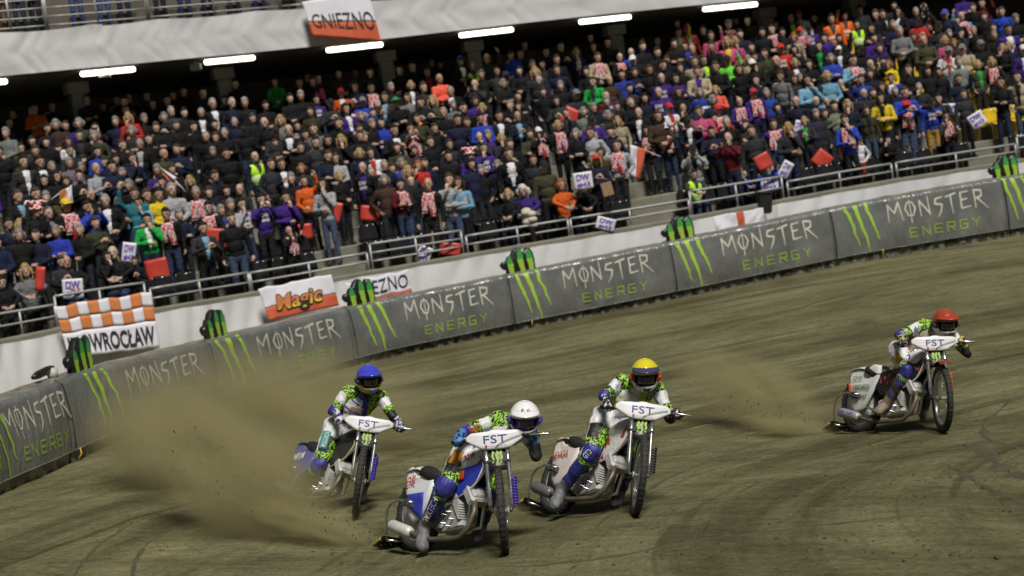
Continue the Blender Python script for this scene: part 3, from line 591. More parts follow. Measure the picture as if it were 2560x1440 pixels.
for n_, (px, lab) in enumerate(((490, "small white speaker box hanging left of the second lamp"), (262, "small pale junction box under the first whole lamp"))):
    c = bal(bal_u(px, .35, -.2), .35, -.17); mb = MB(); mb.rbox(c, (.26, .2, .18 if n_ == 0 else .09), None, b=.25); mb.tube([c, c + V(0, 0, .18)], .015, 6)
    tag(mb.build("wall_box", M_LBOX, None, c), lab, "box")
# ---------------------------------------------------------------- railings
M_STEEL = mat("galvanised_steel", (.36, .37, .35), .45, metal=.35, var=.15, scale=6)
RAIL = [(-40, 790, 135, 761, 2, "at the lower left corner"), (138, 740, 360, 706, 2, "above the checkered banner"), (373, 722, 618, 681, 2, "right of the checkered banner"), (623, 682, 915, 632, 2, "above the orange script banner"),
        (925, 610, 1152, 576, 3, "with three bars above the lower name banner"), (1163, 590, 1417, 548, 2, "in front of the four seated spectators"), (1424, 547, 1719, 499, 2, "across the empty stairway"),
        (1724, 478, 1953, 441, 2, "beside the child in a lime vest"), (1966, 455, 2226, 412, 2, "behind the white pullover"), (2238, 410, 2536, 360, 2, "under the mustard trousers"), (2542, 342, 2680, 318, 2, "at the far right edge")]
for n_, (x0, y0, x1, y1, nb, lab) in enumerate(RAIL):
    ua, ub = stand_u(x0, .06, .55), stand_u(x1, .06, .55)
    def rp(t, dz): u = lerp(ua, ub, t); return stand(u, .06, dz)
    pa, pb = rp(0, 0), rp(1, 0)
    def hgt(x, y, u):       # height over the wall top that the photo shows
        p = stand(u, .06, 0); q = proj(p); return (q[1] - y) / q[2] * 1.0 - .0
    ha, hb = hgt(x0, y0, ua), hgt(x1, y1, ub); ha, hb = (max(.45, min(.85, v)) for v in (ha, hb))
    root = empty("railing_section", pa); tag(root, "galvanised steel railing section " + lab, "railing", "railing sections along the stand front")
    lv = [1.0, .5] if nb == 2 else [1.0, .66, .33]
    for k, l in enumerate(lv):
        mb = MB(); mb.tube([rp(t, .09 + (lerp(ha, hb, t) - .09) * l) for t in np.linspace(0, 1, 9)], .027 if k == 0 else .020, 8); mb.build("rail" if k else "handrail", M_STEEL, root, pa)
    for t in (0, .5, 1):
        mb = MB(); mb.tube([rp(t, .06), rp(t, lerp(ha, hb, t))], .025, 8); q = rp(t, .095); mb.rbox(q, (.10, .10, .012), None); mb.build("post", M_STEEL, root, pa)
URAIL = [(-60, 117, 3), (122, 370, 3), (376, 700, 3), (704, 1010, 3)]
for n_, (x0, x1, nb) in enumerate(URAIL):
    ua, ub = bal_u(x0, .15, BH), bal_u(x1, .15, BH); pa = bal(ua, .15, BH)
    root = empty("balcony_railing", pa); tag(root, "steel balcony railing section above the grey cloth, " + ("at the left edge", "second from the left edge", "left of the draped name flag", "behind the draped name flag")[n_], "railing", "railing sections of the balcony")
    for k in range(nb + 2):
        mb = MB(); mb.tube([bal(lerp(ua, ub, t), .15, BH + .12 + .21 * k) for t in np.linspace(0, 1, 7)], .020, 8); mb.build("rail", M_STEEL, root, pa)
    for t in (0, .5, 1):
        mb = MB(); mb.tube([bal(lerp(ua, ub, t), .15, BH - .02), bal(lerp(ua, ub, t), .15, BH + 1.0)], .028, 8); mb.build("post", M_STEEL, root, pa)
# ---------------------------------------------------------------- seats
def seat_mesh():
    mb = MB()
    def back(a, b):
        x = (a - .5) * .44 * (1 - .25 * b ** 3); y = .20 + .07 * b - .10 * (2 * a - 1) ** 2 * .9; return V(x, y, .42 + .36 * b)
    def pan(a, b):
        x = (a - .5) * .44; y = -.22 + .44 * b; return V(x, y, .40 + .035 * (2 * a - 1) ** 2 - .03 * math.sin(b * math.pi) + (.04 * (b - .85) / .15 if b > .85 else 0) - (.04 * (.12 - b) / .12 if b < .12 else 0))
    mb.slab(back, V(0, .022, -.004), 8, 7); mb.slab(pan, V(0, .0, -.022), 8, 8); mb.rbox((0, .05, .19), (.08, .10, .38), None, 0); return mb
def seat_obj(name, m):
    return seat_mesh().build(name, m)
M_SEATK = mat("black_seat_plastic", (.018, .018, .019), .16, var=.2); M_SEATY = mat("yellow_seat_plastic", (.60, .43, .02), .3, var=.1)
sk = seat_obj("stadium_seat", M_SEATK); sy = seat_obj("stadium_seat", M_SEATY); used = {id(sk): False, id(sy): False}
def put_seat(src, p, rz, lab, grp):
    if used[id(src)]: o = src.copy(); COL.objects.link(o)
    else: o = src; used[id(src)] = True
    o.location = p; o.rotation_euler = (0, 0, rz); tag(o, lab, "seat", grp); return o
def u_yaw(u): return math.atan2(float(np.interp(u, _su, _st[:, 1])), float(np.interp(u, _su, _st[:, 0])))
AISLE = [(783, 925), (1600, 1722), (2452, 2545)]
def spaced(out, dz, px0, px1, step):
    a = stand_u(px0, out, dz); b = stand_u(px1, out, dz); us = np.linspace(a, b, 400); pts = np.array([tuple(stand(u, out, dz)) for u in us]); d = np.r_[0, np.cumsum(np.linalg.norm(np.diff(pts, axis=0), axis=1))]
    return [float(np.interp(x, d, us)) for x in np.arange(0, d[-1], step)]
nseat = {}
for row in (0, 1):
    nseat[row] = 0
    for u in spaced(OUT0 + TREAD * row + .05, Z0 + RISE * row, -20, 2580, .52):
        p = stand(u, OUT0 + TREAD * row + .05, Z0 + RISE * row); px = proj(p)[0]
        if any(a < px < b for a, b in AISLE) or (row == 1 and not (640 < px < 1000 or 1100 < px < 1300 or 1740 < px < 1860)): continue
        nseat[row] += 1
        put_seat(sk, p, u_yaw(u), "glossy black plastic seat in the %s row, %s from the left" % (("front", "second")[row], ordinal(nseat[row])), "black seats in the %s row" % ("first", "second")[row])
for row in range(2, 10):
    for ns_, u in enumerate(spaced(OUT0 + TREAD * row + .05, Z0 + RISE * row, 2140 if row > 4 else 2400, 2600, .55)):
        p = stand(u, OUT0 + TREAD * row + .05, Z0 + RISE * row)
        put_seat(sy, p, u_yaw(u), "yellow plastic seat in the %s row at the far end, %s from the left" % ("third fourth fifth sixth seventh eighth ninth tenth".split()[row - 2], ordinal(ns_ + 1)), "yellow seats at the far end")
# ---------------------------------------------------------------- flags and banners on the walls
def bilin(c, a, b):
    (x0, y0), (x1, y1), (x2, y2), (x3, y3) = c      # TL TR BR BL
    tx, ty = lerp(x0, x1, a), lerp(y0, y1, a); bx, by = lerp(x3, x2, a), lerp(y3, y2, a); return lerp(tx, bx, b), lerp(ty, by, b)
def hang_fn(c, sl, sr, seed, amp=.03):
    def fn(a, b, off=0.0):
        px, py = bilin(c, a, b); s = lerp(sl, sr, a); p = at(px, py, s)
        d = amp * (mnoise.noise((a * 3.5, b * 1.2, seed)) + .5 * mnoise.noise((a * 9 + b * 2, b * 1.5, seed + 3))) * (.3 + .7 * b)
        sag = (.03 * abs(math.sin(a * 9.4 + seed)) + .03 * mnoise.noise((a * 4, seed, 0))) * (1 - .6 * b); return p + (CAM - p).normalized() * (d + off + .03) - UP * sag
    return fn
def s_at(px): return float(np.interp(px, STD[:, 0], STD[:, 2])) * 1.008
M_FW = mat("flag_white", (.70, .68, .74), .8, var=.06, bump=.3, bscale=9); M_FO = mat("flag_orange", (.60, .20, .06), .8, var=.1, bump=.3, bscale=9); M_FR = mat("flag_red", (.55, .10, .04), .8, var=.1, bump=.3, bscale=9); M_FK = mat("flag_black", (.02, .02, .022), .8); M_FY = mat("flag_yellow", (.68, .55, .03), .8)
def flag(name, lab, c, sl, sr, seed, paint, amp=.06):
    fn = hang_fn(c, sl, sr, seed, amp); o_ = fn(.5, .5); root = empty(name, o_); tag(root, lab, "banner")
    paint(root, fn, o_); return root
def cells(root, fn, o_, rects, name="cloth"):
    by = {}
    for (a0, b0, a1, b1, m) in rects:
        mb = by.setdefault(m.name, (MB(), m))[0]; nu = max(3, int((a1 - a0) * 40)); nv = max(3, int((b1 - b0) * 16))
        mb.slab(lambda a, b: fn(lerp(a0, a1, a), lerp(b0, b1, b)), V(0, .006, 0), nu, nv)
    for k, (mb, m) in by.items(): mb.build(name, m, root, o_)
def words_on(root, fn, o_, body, a0, a1, b0, b1, m, off=.016, bold=0.02, shear=0.0, name="lettering"):
    mb = MB(); add_text(mb, body, lambda x, y: fn(lerp(a0, a1, x), lerp(b1, b0, y), off), 0, bold, shear); return mb.build(name, m, root, o_)
def p_ino(root, fn, o_):
    rects = [(0, .52, 1, 1, M_FW)]; nc = 9
    for r_ in range(2):
        for c_ in range(nc): rects.append((c_ / nc, r_ * .26, (c_ + 1) / nc, (r_ + 1) * .26, M_FO if (r_ + c_) % 2 else M_FW))
    cells(root, fn, o_, rects); words_on(root, fn, o_, "INOWROC\u0141AW", .04, .97, .60, .93, M_FK, bold=.03)
flag("checkered_banner", "orange and white checkered banner with black town name hung over the wall", [(137, 763), (378, 727), (399, 868), (172, 895)], s_at(150) * 1.01, s_at(380) * 1.01, 1.0, p_ino)
def p_mag(root, fn, o_):
    cells(root, fn, o_, [(0, 0, 1, .62, M_FW), (0, .62, 1, 1, M_FR)])
    words_on(root, fn, o_, "Magic", .14, .83, .26, .93, M_FK, .016, .075, .25, "outline"); words_on(root, fn, o_, "Magic", .155, .815, .29, .90, M_FO, .026, .022, .25)
    vs, fs, _ = text_geo("Magic", .022, .25); mb = MB(); keep = [f for f in fs if sum(vs[i][1] for i in f) / len(f) < .42]
    mb.add([fn(lerp(.155, .815, x), lerp(.90, .29, y), .030) for x, y in vs], keep, 0, False); mb.build("lettering", M_FY, root, o_)
flag("script_banner", "white and red banner with orange and yellow script lettering", [(645, 720), (828, 683), (848, 762), (674, 800)], s_at(650) * 1.012, s_at(840) * 1.012, 2.0, p_mag)
def p_gni(root, fn, o_):
    cells(root, fn, o_, [(0, 0, 1, .86, M_FW), (0, .86, 1, 1, M_FR)]); words_on(root, fn, o_, "GNIEZNO", .05, .97, .12, .70, M_FK, bold=.0)
flag("name_banner", "white banner with black town name above a red stripe, behind a claw sign", [(862, 708), (1020, 672), (1030, 730), (870, 768)], s_at(870) * 1.012, s_at(1020) * 1.012, 3.0, p_gni)
def p_eng(root, fn, o_):
    cells(root, fn, o_, [(0, 0, .46, 1, M_FW), (.60, 0, 1, 1, M_FW), (.46, 0, .60, 1, M_FR)])
flag("cross_flag", "white flag with an orange red upright stripe on the parapet", [(1782, 540), (1908, 517), (1912, 556), (1792, 580)], s_at(1790) * 1.012, s_at(1900) * 1.012, 4.0, p_eng)
def p_gn2(root, fn, o_):
    cells(root, fn, o_, [(0, 0, 1, .60, M_FW), (0, .60, 1, 1, M_FR)]); words_on(root, fn, o_, "GNIEZNO", .06, .97, .38, .76, M_FK, bold=.0)
flag("draped_flag", "white and red flag with black town name draped over the balcony", [(755, 2), (922, -22), (953, 104), (782, 88)], proj(bal(760, -.1, .5))[2] * 1.006, proj(bal(950, -.1, .5))[2] * 1.006, 5.0, p_gn2, .06)
# ================================================================== people
def _cap(mb, p0, p1, r0, r1, n=10):
    """closed tapered capsule"""
    p0, p1 = Vector(p0), Vector(p1); d = p1 - p0; L_ = d.length; t = d.normalized() if L_ > 1e-6 else Vector((0, 0, 1)); pts = []; rs = []
    for a in (-1.0, -.8, -.4): pts.append(p0 + t * (a * r0)); rs.append(max(.12 * r0, r0 * math.sqrt(max(0, 1 - a * a))))
    pts.append(p0); rs.append(r0); pts.append(p1); rs.append(r1)
    for a in (.4, .8, 1.0): pts.append(p1 + t * (a * r1)); rs.append(max(.12 * r1, r1 * math.sqrt(max(0, 1 - a * a))))
    mb.tube(pts, rs, n)
def prim_mesh(prims):
    mb = MB()
    for p in prims:
        if p[0] == 'C': _cap(mb, p[2], p[3], p[4], p[5])
        else: mb.ell(p[2], p[3], p[4] if len(p) > 4 else None, 14, 10)
    return mb
def prim_dist(prims, P):
    """signed distance of the points P to each primitive -> (n_points, n_prims)"""
    out = np.zeros((len(P), len(prims)))
    for k, p in enumerate(prims):
        if p[0] == 'C':
            a, b = np.array(p[2][:]), np.array(p[3][:]); d = b - a; L2 = max(d @ d, 1e-9); t = np.clip(((P - a) @ d) / L2, 0, 1)
            out[:, k] = np.linalg.norm(P - a - t[:, None] * d, axis=1) - (p[4] + (p[5] - p[4]) * t)
        else:
            q = P - np.array(p[2][:])
            if len(p) > 4 and p[4] is not None: q = q @ np.array(p[4].to_3x3())
            r = np.array(p[3]); k0 = np.linalg.norm(q / r, axis=1); k1 = np.linalg.norm(q / (r * r), axis=1); out[:, k] = k0 * (k0 - 1) / np.maximum(k1, 1e-9)
    return out
def fuse(prims, voxel, smooth=3, dec=1.0, name="body"):
    """one continuous skin round all the primitives; returns the mesh and its zone index per face"""
    tmp = prim_mesh(prims).build("fusing", [mat("tmp", (.5, .5, .5), var=0)])
    m = tmp.modifiers.new("r", 'REMESH'); m.mode = 'VOXEL'; m.voxel_size = voxel; m.use_smooth_shade = True
    if smooth: s = tmp.modifiers.new("s", 'SMOOTH'); s.iterations = smooth; s.factor = .5
    if dec < 1: d = tmp.modifiers.new("d", 'DECIMATE'); d.ratio = dec
    dg = bpy.context.evaluated_depsgraph_get(); dg.update(); me = bpy.data.meshes.new_from_object(tmp.evaluated_get(dg)); old = tmp.data
    bpy.data.objects.remove(tmp); bpy.data.meshes.remove(old); me.name = name; me.materials.clear()
    n = len(me.polygons); C_ = np.zeros(n * 3); me.polygons.foreach_get("center", C_); C_ = C_.reshape(-1, 3); NN = np.zeros(n * 3); me.polygons.foreach_get("normal", NN); NN = NN.reshape(-1, 3)
    D = prim_dist(prims, C_); z = np.array([p[1] for p in prims])[np.argmin(D, axis=1)]
    me.polygons.foreach_set("use_smooth", [True] * n)
    return me, z, C_, NN
def fold_cloth(me, idx, amp, k=13.0):
    """push folds into the clothing"""
    n = len(me.vertices); co = np.zeros(n * 3); me.vertices.foreach_get("co", co); nr = np.zeros(n * 3); me.vertices.foreach_get("normal", nr); co = co.reshape(-1, 3); nr = nr.reshape(-1, 3)
    for i in idx:
        p = co[i]; d = amp * (mnoise.noise((p[0] * k, p[1] * k, p[2] * k * .8)) + .6 * mnoise.noise((p[0] * k * 2.3, p[1] * k * 2.3, p[2] * k * 1.6)) - .1); co[i] = p + nr[i] * d
    me.vertices.foreach_set("co", co.ravel()); me.update()
SKIN, TOP, INNER, LEGS, SHOE, EYE, LIP = range(7)
def head_prims(c, zone=SKIN, k=1.0):
    c = Vector(c)
    return [('E', zone, c + V(0, .008, .012), (.077 * k, .098 * k, .112 * k)), ('E', zone, c + V(0, -.028, -.062), (.056 * k, .062 * k, .062 * k)), ('C', zone, c + V(0, -.088, .006), c + V(0, -.113, -.030), .010, .015),
            ('E', zone, c + V(.079, .012, -.008), (.012, .024, .034)), ('E', zone, c + V(-.079, .012, -.008), (.012, .024, .034)), ('E', zone, c + V(0, -.074, .036), (.056, .020, .016)), ('E', zone, c + V(0, -.075, -.082), (.028, .022, .022))]
def hand_prims(w, d, side, zone=SKIN, curl=.5, pn=None, k=1.0):
    """palm, four fingers of different length and a thumb; w wrist, d direction of the hand, pn palm normal"""
    w = Vector(w); d = Vector(d).normalized(); pn = Vector(pn) if pn else d.orthogonal(); pn = (pn - d * pn.dot(d)).normalized(); s = d.cross(pn) * side
    out = [('C', zone, w + d * .01, w + d * .075 * k, .026 * k, .032 * k), ('C', zone, w + d * .05 + s * .016, w + d * .075 * k - s * .016, .024 * k, .024 * k)]
    for i, (o, L_) in enumerate(((-.030, .060), (-.010, .074), (.010, .078), (.030, .070))):
        b = w + d * .085 * k + s * o * k; m = b + (d * .6 + pn * curl * .5).normalized() * L_ * .5 * k; e = m + (d * (1 - curl) + pn * curl * 1.2).normalized() * L_ * .5 * k
        out += [('C', zone, b, m, .0105 * k, .0098 * k), ('C', zone, m, e, .0098 * k, .008 * k)]
    b = w + d * .03 * k + s * .030 * k; m = b + (d * .5 + s * .8 + pn * .4).normalized() * .040 * k; e = m + (d * .9 + pn * .5).normalized() * .034 * k
    return out + [('C', zone, b, m, .013 * k, .011 * k), ('C', zone, m, e, .011 * k, .009 * k)]
POSES = {  # elbow, wrist, hand direction for right (x<0) and left arm; facing -y
 'a': [((-.26, .03, 1.14), (-.27, -.06, .90), (0, -.1, -1)), ((.26, .02, 1.14), (.28, -.04, .90), (0, -.1, -1))],
 'o': [((-.31, .06, 1.16), (-.20, -.10, 1.00), (.3, .1, -1)), ((.31, .05, 1.16), (.21, -.10, 1.00), (-.3, .1, -1))],
 'x': [((-.27, -.06, 1.16), (.04, -.20, 1.20), (1, .05, .05)), ((.27, -.06, 1.16), (-.03, -.23, 1.16), (-1, .05, .12))],
 'c': [((-.28, -.06, 1.16), (-.08, -.27, 1.27), (.7, -.5, .7)), ((.28, -.06, 1.16), (.09, -.28, 1.25), (-.6, -.4, .8))],
 'p': [((-.25, -.16, 1.30), (-.09, -.24, 1.50), (.35, -.2, 1)), ((.25, -.16, 1.30), (.10, -.24, 1.50), (-.35, -.2, 1))],
 'h': [((-.24, -.14, 1.20), (-.05, -.17, 1.46), (.2, .25, 1)), ((.27, -.04, 1.15), (.02, -.21, 1.14), (-1, .05, .05))],
 'w': [((-.36, .08, 1.17), (-.19, -.02, .98), (.5, -.4, -.5)), ((.27, .03, 1.13), (.25, -.12, .93), (-.1, -.4, -1))],
 'r': [((-.30, -.10, 1.50), (-.26, -.16, 1.76), (.1, -.1, 1)), ((.26, .0, 1.14), (.17, -.20, 1.02), (-.6, -.4, .1))],
 'q': [((-.25, -.06, 1.15), (-.07, -.26, 1.09), (.8, -.3, -.1)), ((.25, -.06, 1.15), (.05, -.27, 1.06), (-.8, -.3, -.1))],
 's': [((-.27, -.10, .92), (-.10, -.32, .80), (.5, -.7, -.2)), ((.27, -.10, .92), (.12, -.34, .80), (-.5, -.7, -.2))]}
def body_prims(pose):
    dz = -.40 if pose == 's' else 0.0; hy = .0
    P = head_prims((0, -.01, 1.665 + dz), SKIN, 1.1); P.append(('C', SKIN, V(0, .02, 1.46 + dz), V(0, .0, 1.60 + dz), .060, .054))
    P += [('E', TOP, V(0, .0, 1.31 + dz), (.190, .124, .20)), ('E', TOP, V(0, -.015, 1.12 + dz), (.172, .128, .20)), ('E', TOP, V(0, .0, .97 + dz), (.178, .124, .11)),
          ('C', TOP, V(-.15, .015, 1.415 + dz), V(.15, .015, 1.415 + dz), .072, .072), ('C', TOP, V(0, .025, 1.40 + dz), V(0, .02, 1.505 + dz), .115, .070)]
    for sd, ((e), (w_), hd) in zip((-1, 1), POSES[pose]):
        e, w_ = V(*e), V(*w_); sh = V(sd * .195, .015, 1.415 + dz)
        P += [('C', TOP, sh, e, .068, .056), ('C', TOP, e, lerp(e, w_, .92), .056, .043), ('C', SKIN, lerp(e, w_, .85), w_, .031, .028)]
        pn = V(-sd, -.2, 0) if pose in 'ao' else (V(0, 1, 0) if pose in 'xhps' else V(-sd, .1, 0)); P += hand_prims(w_, V(*hd), sd, SKIN, .35 if pose in 'ch' else .7, pn)
    for sd in (-1, 1):
        if pose == 's':
            h, k, a = V(sd * .09, .0, .53), V(sd * .11, -.43, .50), V(sd * .11, -.40, .09)
        else:
            h, k, a = V(sd * .088, .0, .90), V(sd * .10, -.03, .50), V(sd * .115, .02, .10)
        P += [('C', LEGS, h, k, .092, .066), ('C', LEGS, k, a, .064, .050), ('C', SHOE, a + V(0, .03, -.045), a + V(sd * .015, -.14, -.055), .048, .040)]
    P.append(('E', LEGS, V(0, .0, .90 if pose != 's' else .52), (.160, .118, .125))); return P
M_TOP = attr_mat("spectator_top", "top_color"); M_INN = attr_mat("spectator_shirt", "inner_color"); M_LEG = attr_mat("spectator_trousers", "leg_color"); M_SKIN = attr_mat("spectator_skin", "skin_color", .55, .12); M_HAIR = attr_mat("hair_strands", "hair_color", .55, .9)
M_SHOE = mat("shoe_leather", (.03, .028, .026), .5); M_EYE = mat("eye_dark", (.022, .017, .014), .3, var=0); M_LIP = mat("lip_skin", (.30, .12, .10), .5, var=0)
BODY = {}; LOW = {}
for ps in POSES:
    pr = body_prims(ps); me, z, C_, NN = fuse(pr, .0105, 2, .55, "person_body"); dz = -.40 if ps == 's' else 0.0; hz = 1.665 + dz
    zz = C_[:, 2] - dz; half = np.where(zz > 1.0, .026 + .050 * np.clip((zz - 1.02) / .46, 0, 1), 0)
    front = (z == TOP) & (NN[:, 1] < -.15) & (np.abs(C_[:, 0]) < half) & (C_[:, 1] < -.05); arms = np.min(prim_dist([p for p in pr if p[1] == TOP and p[0] == 'C' and abs(p[2].x) > .17], C_), axis=1) < .012
    z[front & ~arms] = INNER
    for sx in (-1, 1): z[(z == SKIN) & (np.linalg.norm((C_ - np.array([sx * .031, -.098, hz + .012])) / np.array([1.25, 1.6, .72]), axis=1) < .0135)] = EYE
    z[(z == SKIN) & (np.abs(C_[:, 0]) < .026) & (np.abs(C_[:, 2] - (hz - .066)) < .0065) & (C_[:, 1] < -.07)] = LIP
    # brows
    for sx in (-1, 1): z[(z == SKIN) & (np.linalg.norm((C_ - np.array([sx * .034, -.098, hz + .036])) / np.array([2.2, 2.0, .55]), axis=1) < .0105)] = 7
    fold_cloth(me, [v for v in range(len(me.vertices)) if me.vertices[v].co.z < 1.46 + dz], .010)
    for m in (M_SKIN, M_TOP, M_INN, M_LEG, M_SHOE, M_EYE, M_LIP, M_HAIR): me.materials.append(m)
    me.polygons.foreach_set("material_index", [int(v) for v in z]); BODY[ps] = me
    if ps in 'axocwq':
        me2, z2, C2, N2 = fuse(pr, .024, 1, .5, "crowd_body"); vs = np.zeros(len(me2.vertices) * 3); me2.vertices.foreach_get("co", vs); LOW[ps] = (vs.reshape(-1, 3), [tuple(p.vertices) for p in me2.polygons], z2); bpy.data.meshes.remove(me2)
# ---- hair, hats and things worn: built round a head centred at the origin (face towards -y)
def shell(rx, ry, rz, keep, c=(0, .01, .012), amp=.006, seed=0.0, nu=26, nv=16, lump=9.0):
    """hair cap: an uneven shell over the skull whose rim is tucked under"""
    mb = MB(); g = {}; vs = []; fs = []
    for j in range(nv + 1):
        ph = math.pi * j / nv
        for i in range(nu):
            a = 2 * math.pi * i / nu; n = V(math.sin(ph) * math.cos(a), math.sin(ph) * math.sin(a), math.cos(ph)); q = 1 + amp / rx * mnoise.noise(n * lump + V(seed, 0, 0)) * 2
            vs.append(V(c[0] + rx * q * n.x, c[1] + ry * q * n.y, c[2] + rz * q * n.z)); g[(j, i)] = len(vs) - 1
    for j in range(nv):
        for i in range(nu):
            q = (g[j, i], g[j + 1, i], g[j + 1, (i + 1) % nu], g[j, (i + 1) % nu])
            if keep(sum((vs[k] for k in q), V(0, 0, 0)) / 4): fs.append(q)
    used_ = {k for f in fs for k in f}; full = {}
    for f in fs:
        for k in f: full[k] = full.get(k, 0) + 1
    rim = {k for k in used_ if full[k] < 4 and not (k < nu)}
    for k in rim: vs[k] = V(c[0] + (vs[k].x - c[0]) * .90, c[1] + (vs[k].y - c[1]) * .90, c[2] + (vs[k].z - c[2]) * .92)
    mb.add(vs, fs); return mb
def long_hair(ln, curl=0.0, seed=0.0):
    mb = shell(.090, .112, .124, lambda p: p.y > -.035 or p.z > .062, amp=.008, seed=seed, lump=14)
    for k in range(26):         # locks falling to the shoulders
        a = math.pi * (-.16 + 1.32 * k / 25); x, y = .088 * math.cos(a), .012 + .100 * math.sin(a); L_ = ln * (1 + .12 * mnoise.noise((k * 1.3, seed, 0)))
        pts = []; rs = []
        for j in range(7):
            t = j / 6; f = 1 + .25 * math.sin(t * math.pi) - .1 * t; pts.append(V(x * f + curl * .02 * math.sin(t * 9 + k), y * f + curl * .02 * math.cos(t * 8 + k * 2), .045 - L_ * t)); rs.append(.017 * (1 - .55 * t ** 2))
        mb.tube(pts, rs, 6)
    return mb
HAIRM = {}
HAIRM['short'] = shell(.088, .112, .134, lambda p: (p.z > .056 or p.y > -.020) and p.z > -.055 - .3 * max(0, -p.y) and not (p.z < .035 and p.y < .0), seed=1).build("hair", M_HAIR)
HAIRM['crop'] = shell(.084, .107, .124, lambda p: (p.z > .070 or p.y > .0) and p.z > -.05 and not (p.z < .04 and p.y < .02), amp=.003, seed=5).build("hair", M_HAIR)
HAIRM['ring'] = shell(.081, .104, .114, lambda p: p.y > .005 and -.06 < p.z < .052, amp=.003, seed=8).build("hair", M_HAIR)
HAIRM['bob'] = long_hair(.13, .5, 2.0).build("hair", M_HAIR)
HAIRM['long'] = long_hair(.24, .25, 4.0).build("hair", M_HAIR)
HAIRM['curly'] = long_hair(.20, 1.4, 6.0).build("hair", M_HAIR)
M_HAT = attr_mat("hat_cloth", "hat_color", .75, .2); M_JEST = two_tone("jester_checks", (.55, .02, .02), (.72, .72, .72), 16, .5, .8, kind='checker')
mb = shell(.090, .112, .125, lambda p: p.z > .045, amp=.001, seed=2)
def brim(a, b): t = (a - .5) * 1.9; r = .088 + .085 * b * math.cos(t * .75); return V(math.sin(t) * (.088 + .01 * b), .010 - math.cos(t) * .108 - .075 * b * math.cos(t * .8), .052 - .028 * b - .012 * math.sin(t) ** 2)
mb.slab(brim, V(0, 0, .006), 10, 4); mb.ell((0, .01, .138), (.008, .008, .006), None, 8, 4); HATM = {'cap': mb.build("cap", M_HAT)}
HATM['beanie'] = shell(.091, .113, .132, lambda p: p.z > .028, amp=.004, seed=3).build("beanie", M_HAT)
mb = shell(.092, .114, .13, lambda p: p.z > .045, amp=.004, seed=4)
for a in (-1, -.33, .33, 1): mb.tube([V(a * .05, .01, .10), V(a * .10, .0, .17), V(a * .17, -.01, .18), V(a * .21, -.02, .12 if abs(a) > .5 else .19)], [.055, .042, .028, .018], 8)
mb.tube([V(.10 * math.cos(t), .012 + .12 * math.sin(t), .05) for t in np.linspace(0, 2 * math.pi, 19)], .022, 6, caps=False); HATM['jester'] = mb.build("jester_hat", M_JEST)
mb = shell(.10, .12, .11, lambda p: p.z > .055, amp=.002, seed=9); mb.lathe([(.07, .058), (.17, .05), (.175, .056), (.07, .068)], 20); HATM['brimmed'] = mb.build("hat", M_HAT)
for h in list(HAIRM.values()) + list(HATM.values()): COL.objects.unlink(h)
M_SCARF = two_tone("scarf_knit", (.46, .03, .04), (.62, .52, .53), 26, .5, .9, kind='noise', stretch=(1, 1, .8))
def scarf_mesh(dz=0.0, drape=0.0):
    mb = MB()
    mb.tube([V(.098 * math.cos(t), .012 - .094 * math.sin(t) * (1 if math.sin(t) > 0 else .9), 1.485 + dz - .025 * max(0, math.sin(t))) for t in np.linspace(0, 2 * math.pi, 21)], .040, 8, caps=False, flat=.8)
    for sx, L_ in ((-1, .40), (1, .33)):
        def fn(a, b, sx=sx, L_=L_):
            z = 1.455 + dz - L_ * b; yy = -.118 - .036 * math.sin(min(1, b * 1.8) * math.pi / 2) - .012 * math.sin(a * 6 + b * 4); return V(sx * (.060 + .030 * b + drape * b) + (a - .5) * .125, yy - .006, z)
        mb.slab(fn, V(0, .03, 0), 5, 9)
        for k in range(6): a_ = (k + .5) / 6; q = fn(a_, 1.0); mb.tube([q + V(0, .01, 0), q + V(0, .005, -.045)], .008, 5)
    return mb
SCARF = {0: scarf_mesh().build("scarf", M_SCARF), 1: scarf_mesh(-.40).build("scarf", M_SCARF)}
def vest_mesh(dz, cols):
    T = [('E', 0, V(0, .0, 1.31 + dz), (.208, .141, .20)), ('E', 0, V(0, -.015, 1.14 + dz), (.190, .146, .20)), ('C', 0, V(-.13, .015, 1.415 + dz), V(.13, .015, 1.415 + dz), .085, .085), ('C', 0, V(0, .02, 1.03 + dz), V(0, .02, 1.06 + dz), .165, .17)]
    me, z, C_, NN = fuse(T, .014, 2, .6, "safety_vest"); zz = C_[:, 2] - dz
    z[:] = 0; z[((zz > 1.05) & (zz < 1.10)) | ((zz > 1.16) & (zz < 1.21))] = 1; z[(NN[:, 1] < 0) & (np.abs(C_[:, 0]) < .09 * np.clip((zz - 1.22) / .25, 0, 1)) & (zz > 1.22)] = 2
    for m in cols: me.materials.append(m)
    me.polygons.foreach_set("material_index", [int(v) for v in z]); o = bpy.data.objects.new("safety_vest", me); COL.objects.link(o); return o
M_HIV = mat("lime_vest", (.48, .85, .03), .7, var=.08); M_REF = mat("reflective_tape", (.62, .65, .62), .35, var=.05); M_HIO = mat("orange_vest", (.80, .16, .02), .7, var=.08); M_DK = mat("dark_jersey", (.02, .02, .025), .8)
VEST = {('v', 0): vest_mesh(0, (M_HIV, M_REF, M_DK)), ('v', 1): vest_mesh(-.40, (M_HIV, M_REF, M_DK)), ('V', 0): vest_mesh(0, (M_HIO, M_REF, M_DK))}
M_PRINT = mat("white_print", (.72, .72, .70), .8, var=.05)
def print_mesh():
    mb = MB()
    def f(w0, w1, z0, z1): return lambda x, y: V(lerp(w0, w1, x), -.146 + .9 * (lerp(w0, w1, x)) ** 2 * 1.4, lerp(z0, z1, y))
    add_text(mb, "DW", f(-.085, .085, 1.29, 1.38), 0, .03); add_text(mb, "#43", f(-.085, .085, 1.19, 1.27), 0, .03); return mb
PRINT = print_mesh().build("shirt_print", M_PRINT)
